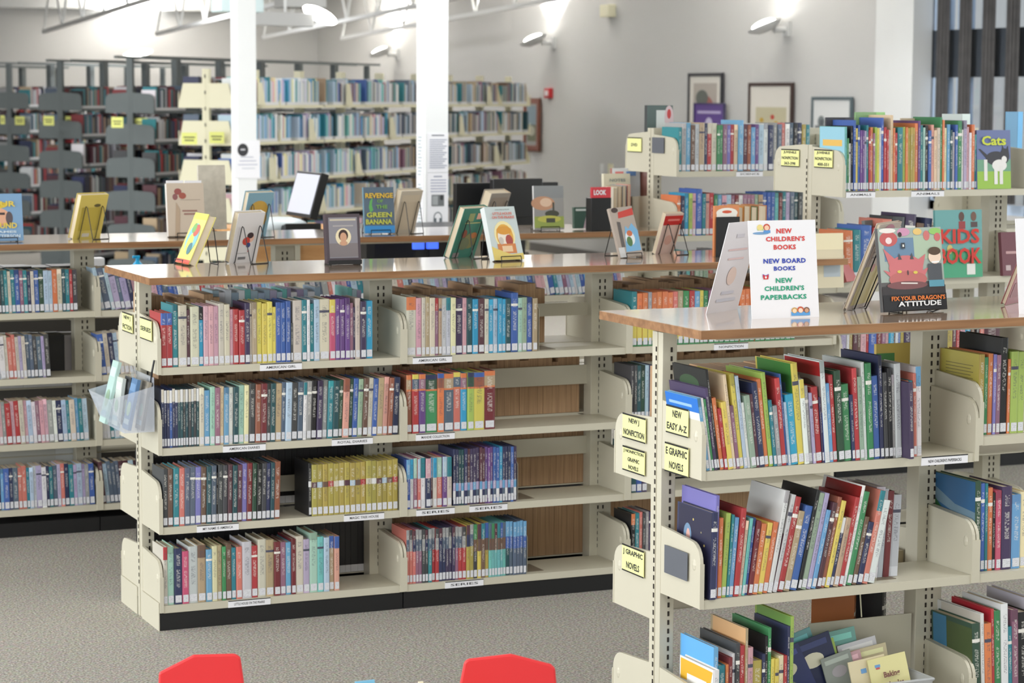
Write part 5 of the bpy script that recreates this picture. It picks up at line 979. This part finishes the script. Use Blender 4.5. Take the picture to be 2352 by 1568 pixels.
# ------------------------------------------------------------ service desk and monitors between the stacks
t = empty('service_desk', (1.63, 4.1, 0), 0, 'honey oak service desk behind the far counter', 'desk')
MB().box(0, 0, 1.12, .62, .7, 1.15).build('desk_top', OAK, t, bevel=.004); MB().box(.01, .01, 0, .61, .03, 1.12).build('front_panel', OAK, t)
for i in range(2): MB().box(.225+i*.04, -.004, 0, .255+i*.04, .01, 1.12).build('steel_post', BEIGE, t)
t = empty('computer_table', (2.3, 4.1, 0), 0, 'black computer table behind the far counter, right of the oak desk', 'table')
MB().box(0, 0, 1.1, 1.0, .7, 1.14).build('table_top', BLACKP, t, bevel=.004); MB().box(.02, .3, 0, .98, .33, 1.1).build('back_panel', BLACKP, t)
for x_ in (.02, .93): MB().box(x_, .03, 0, x_+.05, .67, 1.1).build('table_leg', BLACKP, t)
def monitor(px, py, Z, rz, w_, h, label, scr=(196, 198, 210), zb=1.147, em=.25, base=True, tilt=0):
    p = AT(px, py, Z); t = empty('computer_monitor', (p.x, p.y, p.z), R(rz), label, 'monitor')
    MB().box(-w_/2, 0, 0, w_/2, .045, h).build('housing', BLACKP, t, rot=(R(-tilt), 0, 0), bevel=.004)
    if scr: MB().box(-w_/2+.014, -.0015, .02, w_/2-.014, .0, h-.014).build('screen', M('screen_%d' % scr[2], scr, .3, emit=em), t, rot=(R(-tilt), 0, 0))
    if base:
        MB().box(-.02, .03, zb-p.z, .02, .05, .1).build('stand_neck', BLACKP, t); MB().box(-.1, -.06, zb-p.z, .1, .1, zb-p.z+.012).build('stand_foot', BLACKP, t, bevel=.004)
    return t
monitor(683, 497, 12.4, -90, .4, .25, 'tilted computer monitor with pale screen left of the right column', tilt=16)
monitor(1190, 500, 12.4, 4, .30, .21, 'black back of a computer monitor right of the column', scr=None)
monitor(1166, 520, 12.6, 2, .62, .24, 'wide black monitor behind the misty landscape book', scr=None)
for i, (px, w_) in enumerate(((1068, .05), (1108, .05), (1212, .07))):
    p = AT(px, 590, 12.0); o = MB().box(-w_/2*1.2, 0, 0, w_/2*1.2, .03, .1).build('blue_screen', M('blue_screen_glow', (70, 110, 255), .4, emit=.9), None, (p.x, 3.9, .92), (0, 0, 0)); tag(o, 'small blue glowing screen under the far counter, %s from left' % ORD(i+1), 'screen')
    o.location.z = p.z
    l_ = MB().box(-.02, .005, -o.location.z, .02, .025, 0).build('screen_post', BLACKP, o)
p = AT(735, 526, 12.2); t = empty('desk_phone', (p.x-.12, p.y, 1.152), 0, 'black desk phone base beside the tilted monitor', 'phone'); MB().prism([(-.08, 0), (.08, 0), (.08, .03), (-.08, .06)], -.1, .1, 'x').build('body', BLACKP, t, bevel=.006)
p = AT(640, 520, 12.2); o = MB().ball((0, 0, .04), .16, 18, 8, sc=(1, .7, .28)).build('plastic_bag', M('white_plastic_film', (222, 232, 236), .3, bump=.6, bscale=20, vary=.05), None, (p.x, p.y, 1.155), smooth=True); tag(o, 'crumpled white plastic bag on the desk left of the monitor', 'bag')
# soap pump and tissue box on a side table behind the far counter
t = empty('side_table', (.1, 4.0, 0), 0, 'low dark side table behind the far shelving', 'table') if False else None
p = AT(316, 607, 9.35); t = empty('pump_bottle', (p.x, 2.62, HC-.26), 0, 'bright blue pump bottle seen above the middle counter edge', 'bottle')
pz = IV(316, 606, 'y', 3.0)
t.location = (pz.x, 3.0, pz.z-.05)
BLU = M('bright_cyan_plastic', (20, 170, 226), .3, vary=.03)
MB().tube([(0, 0, -.02), (0, 0, .045), (0, 0, .06), (0, 0, .068)], [.03, .026, .014, .008], 12).build('bottle_body', BLU, t); MB().tube([(0, 0, .055), (0, 0, .08)], .01, 8).build('pump_neck', BLU, t); MB().box(-.024, -.007, .078, .012, .007, .09).build('pump_head', BLU, t, bevel=.003)
zt_ = pz.z-.07
px_ = IV(222, 604, 'y', 3.0)
ta = empty('low_cabinet', (-.2, 2.85, 0), 0, 'low dark cabinet between far shelving and desk', 'cabinet'); MB().box(0, 0, 0, 1.6, .5, zt_-.02).build('cabinet_body', M('dark_cabinet', (70, 68, 66), .5, vary=.08), ta); MB().box(-.01, -.01, zt_-.02, 1.61, .51, zt_).build('cabinet_top', DARKST, ta)
o = MB().box(-.035, 0, 0, .035, .06, .105).build('tissue_box', WHITEP, None, (px_.x, 2.98, zt_), bevel=.006); tag(o, 'white tissue box standing behind the far shelving', 'box')

# ------------------------------------------------------------ small red chairs in front
REDP = M('red_plastic_seat', (214, 48, 52), .35, bump=.05, vary=.03)
def chair(pts, Z, rz, label):
    """back of a child's chair; pts: photo outline of its upper edge, left to right"""
    P = [AT(x, y, Z) for x, y in pts]; c = (P[0]+P[-1])/2
    t = empty('child_chair', (c.x, c.y, 0), R(rz), label, 'chair', 'small red chairs')
    ax = Vector((math.cos(R(rz)), math.sin(R(rz)), 0))
    L2 = [((p-c).dot(ax)/max(.2, abs(ax.dot(RT)))*1.0, p.z) for p in P]
    zb = .3; xl, xr = L2[0][0], L2[-1][0]
    poly = [(xl+.01, zb)]+L2+[(xr-.012, zb)]
    mb = MB(); mb.prism(poly, -.006, .006, 'y'); mb.build('backrest', REDP, t, bevel=.005)
    MB().box(xl-.01, -.27, .27, xr+.01, .01, .285).build('seat', REDP, t, bevel=.006)
    for sx in (xl+.01, xr-.01):
        for sy in (-.25, -.01): MB().tube([(sx, sy, .27), (sx*1.12, sy*1.05, 0)], .009, 8).build('leg', M('chrome_leg', (200, 200, 202), .25, metal=.9, vary=.02), t)
    return t
chair([(365, 1568), (366, 1541), (445, 1501), (540, 1500), (552, 1508), (560, 1568)], 5.6, -20, 'red child chair back with slanted top edge, left one in front')
chair([(1056, 1568), (1066, 1517), (1074, 1510), (1173, 1499), (1265, 1524), (1275, 1533), (1278, 1568)], 5.5, -22, 'red child chair back with peaked top, right one in front')
# low table between the chairs whose blue book and white cup just reach the frame
tb = AT(840, 1563, 5.3)
t = empty('child_table', (tb.x+.1, tb.y-.1, 0), R(-20), 'low round child table between the red chairs', 'table')
mb = MB(); n = 28; poly = [(.16*math.cos(2*math.pi*i/n), .16*math.sin(2*math.pi*i/n)) for i in range(n)]; mb.prism(poly, .38, .4, 'z'); mb.build('table_top', OAK, t)
for sx, sy in ((.1, .1), (-.1, .1), (.1, -.1), (-.1, -.1)): MB().tube([(sx, sy, .38), (sx, sy, 0)], .015, 8).build('leg', MATS['chrome_leg'], t)
o = MB().prism([(-.03, 0), (.03, 0), (.022, tb.z-.4), (-.025, tb.z-.4)], 0, .004, 'y').build('blue_card', M('sky_blue_card', (120, 190, 226), .5, vary=.03), None, (tb.x, tb.y, .4)); tag(o, 'pale blue card standing at the bottom edge between the chairs', 'card')
tc_ = AT(967, 1565, 5.3); o = MB().prism([(-.012, 0), (.012, 0), (.006, tc_.z-.4), (-.006, tc_.z-.4)], 0, .004, 'y').build('cream_card', M('cream_card', (232, 226, 200), .5, vary=.03), None, (tc_.x, tc_.y, .4)); tag(o, 'tiny cream card tip at the bottom edge between the chairs', 'card')
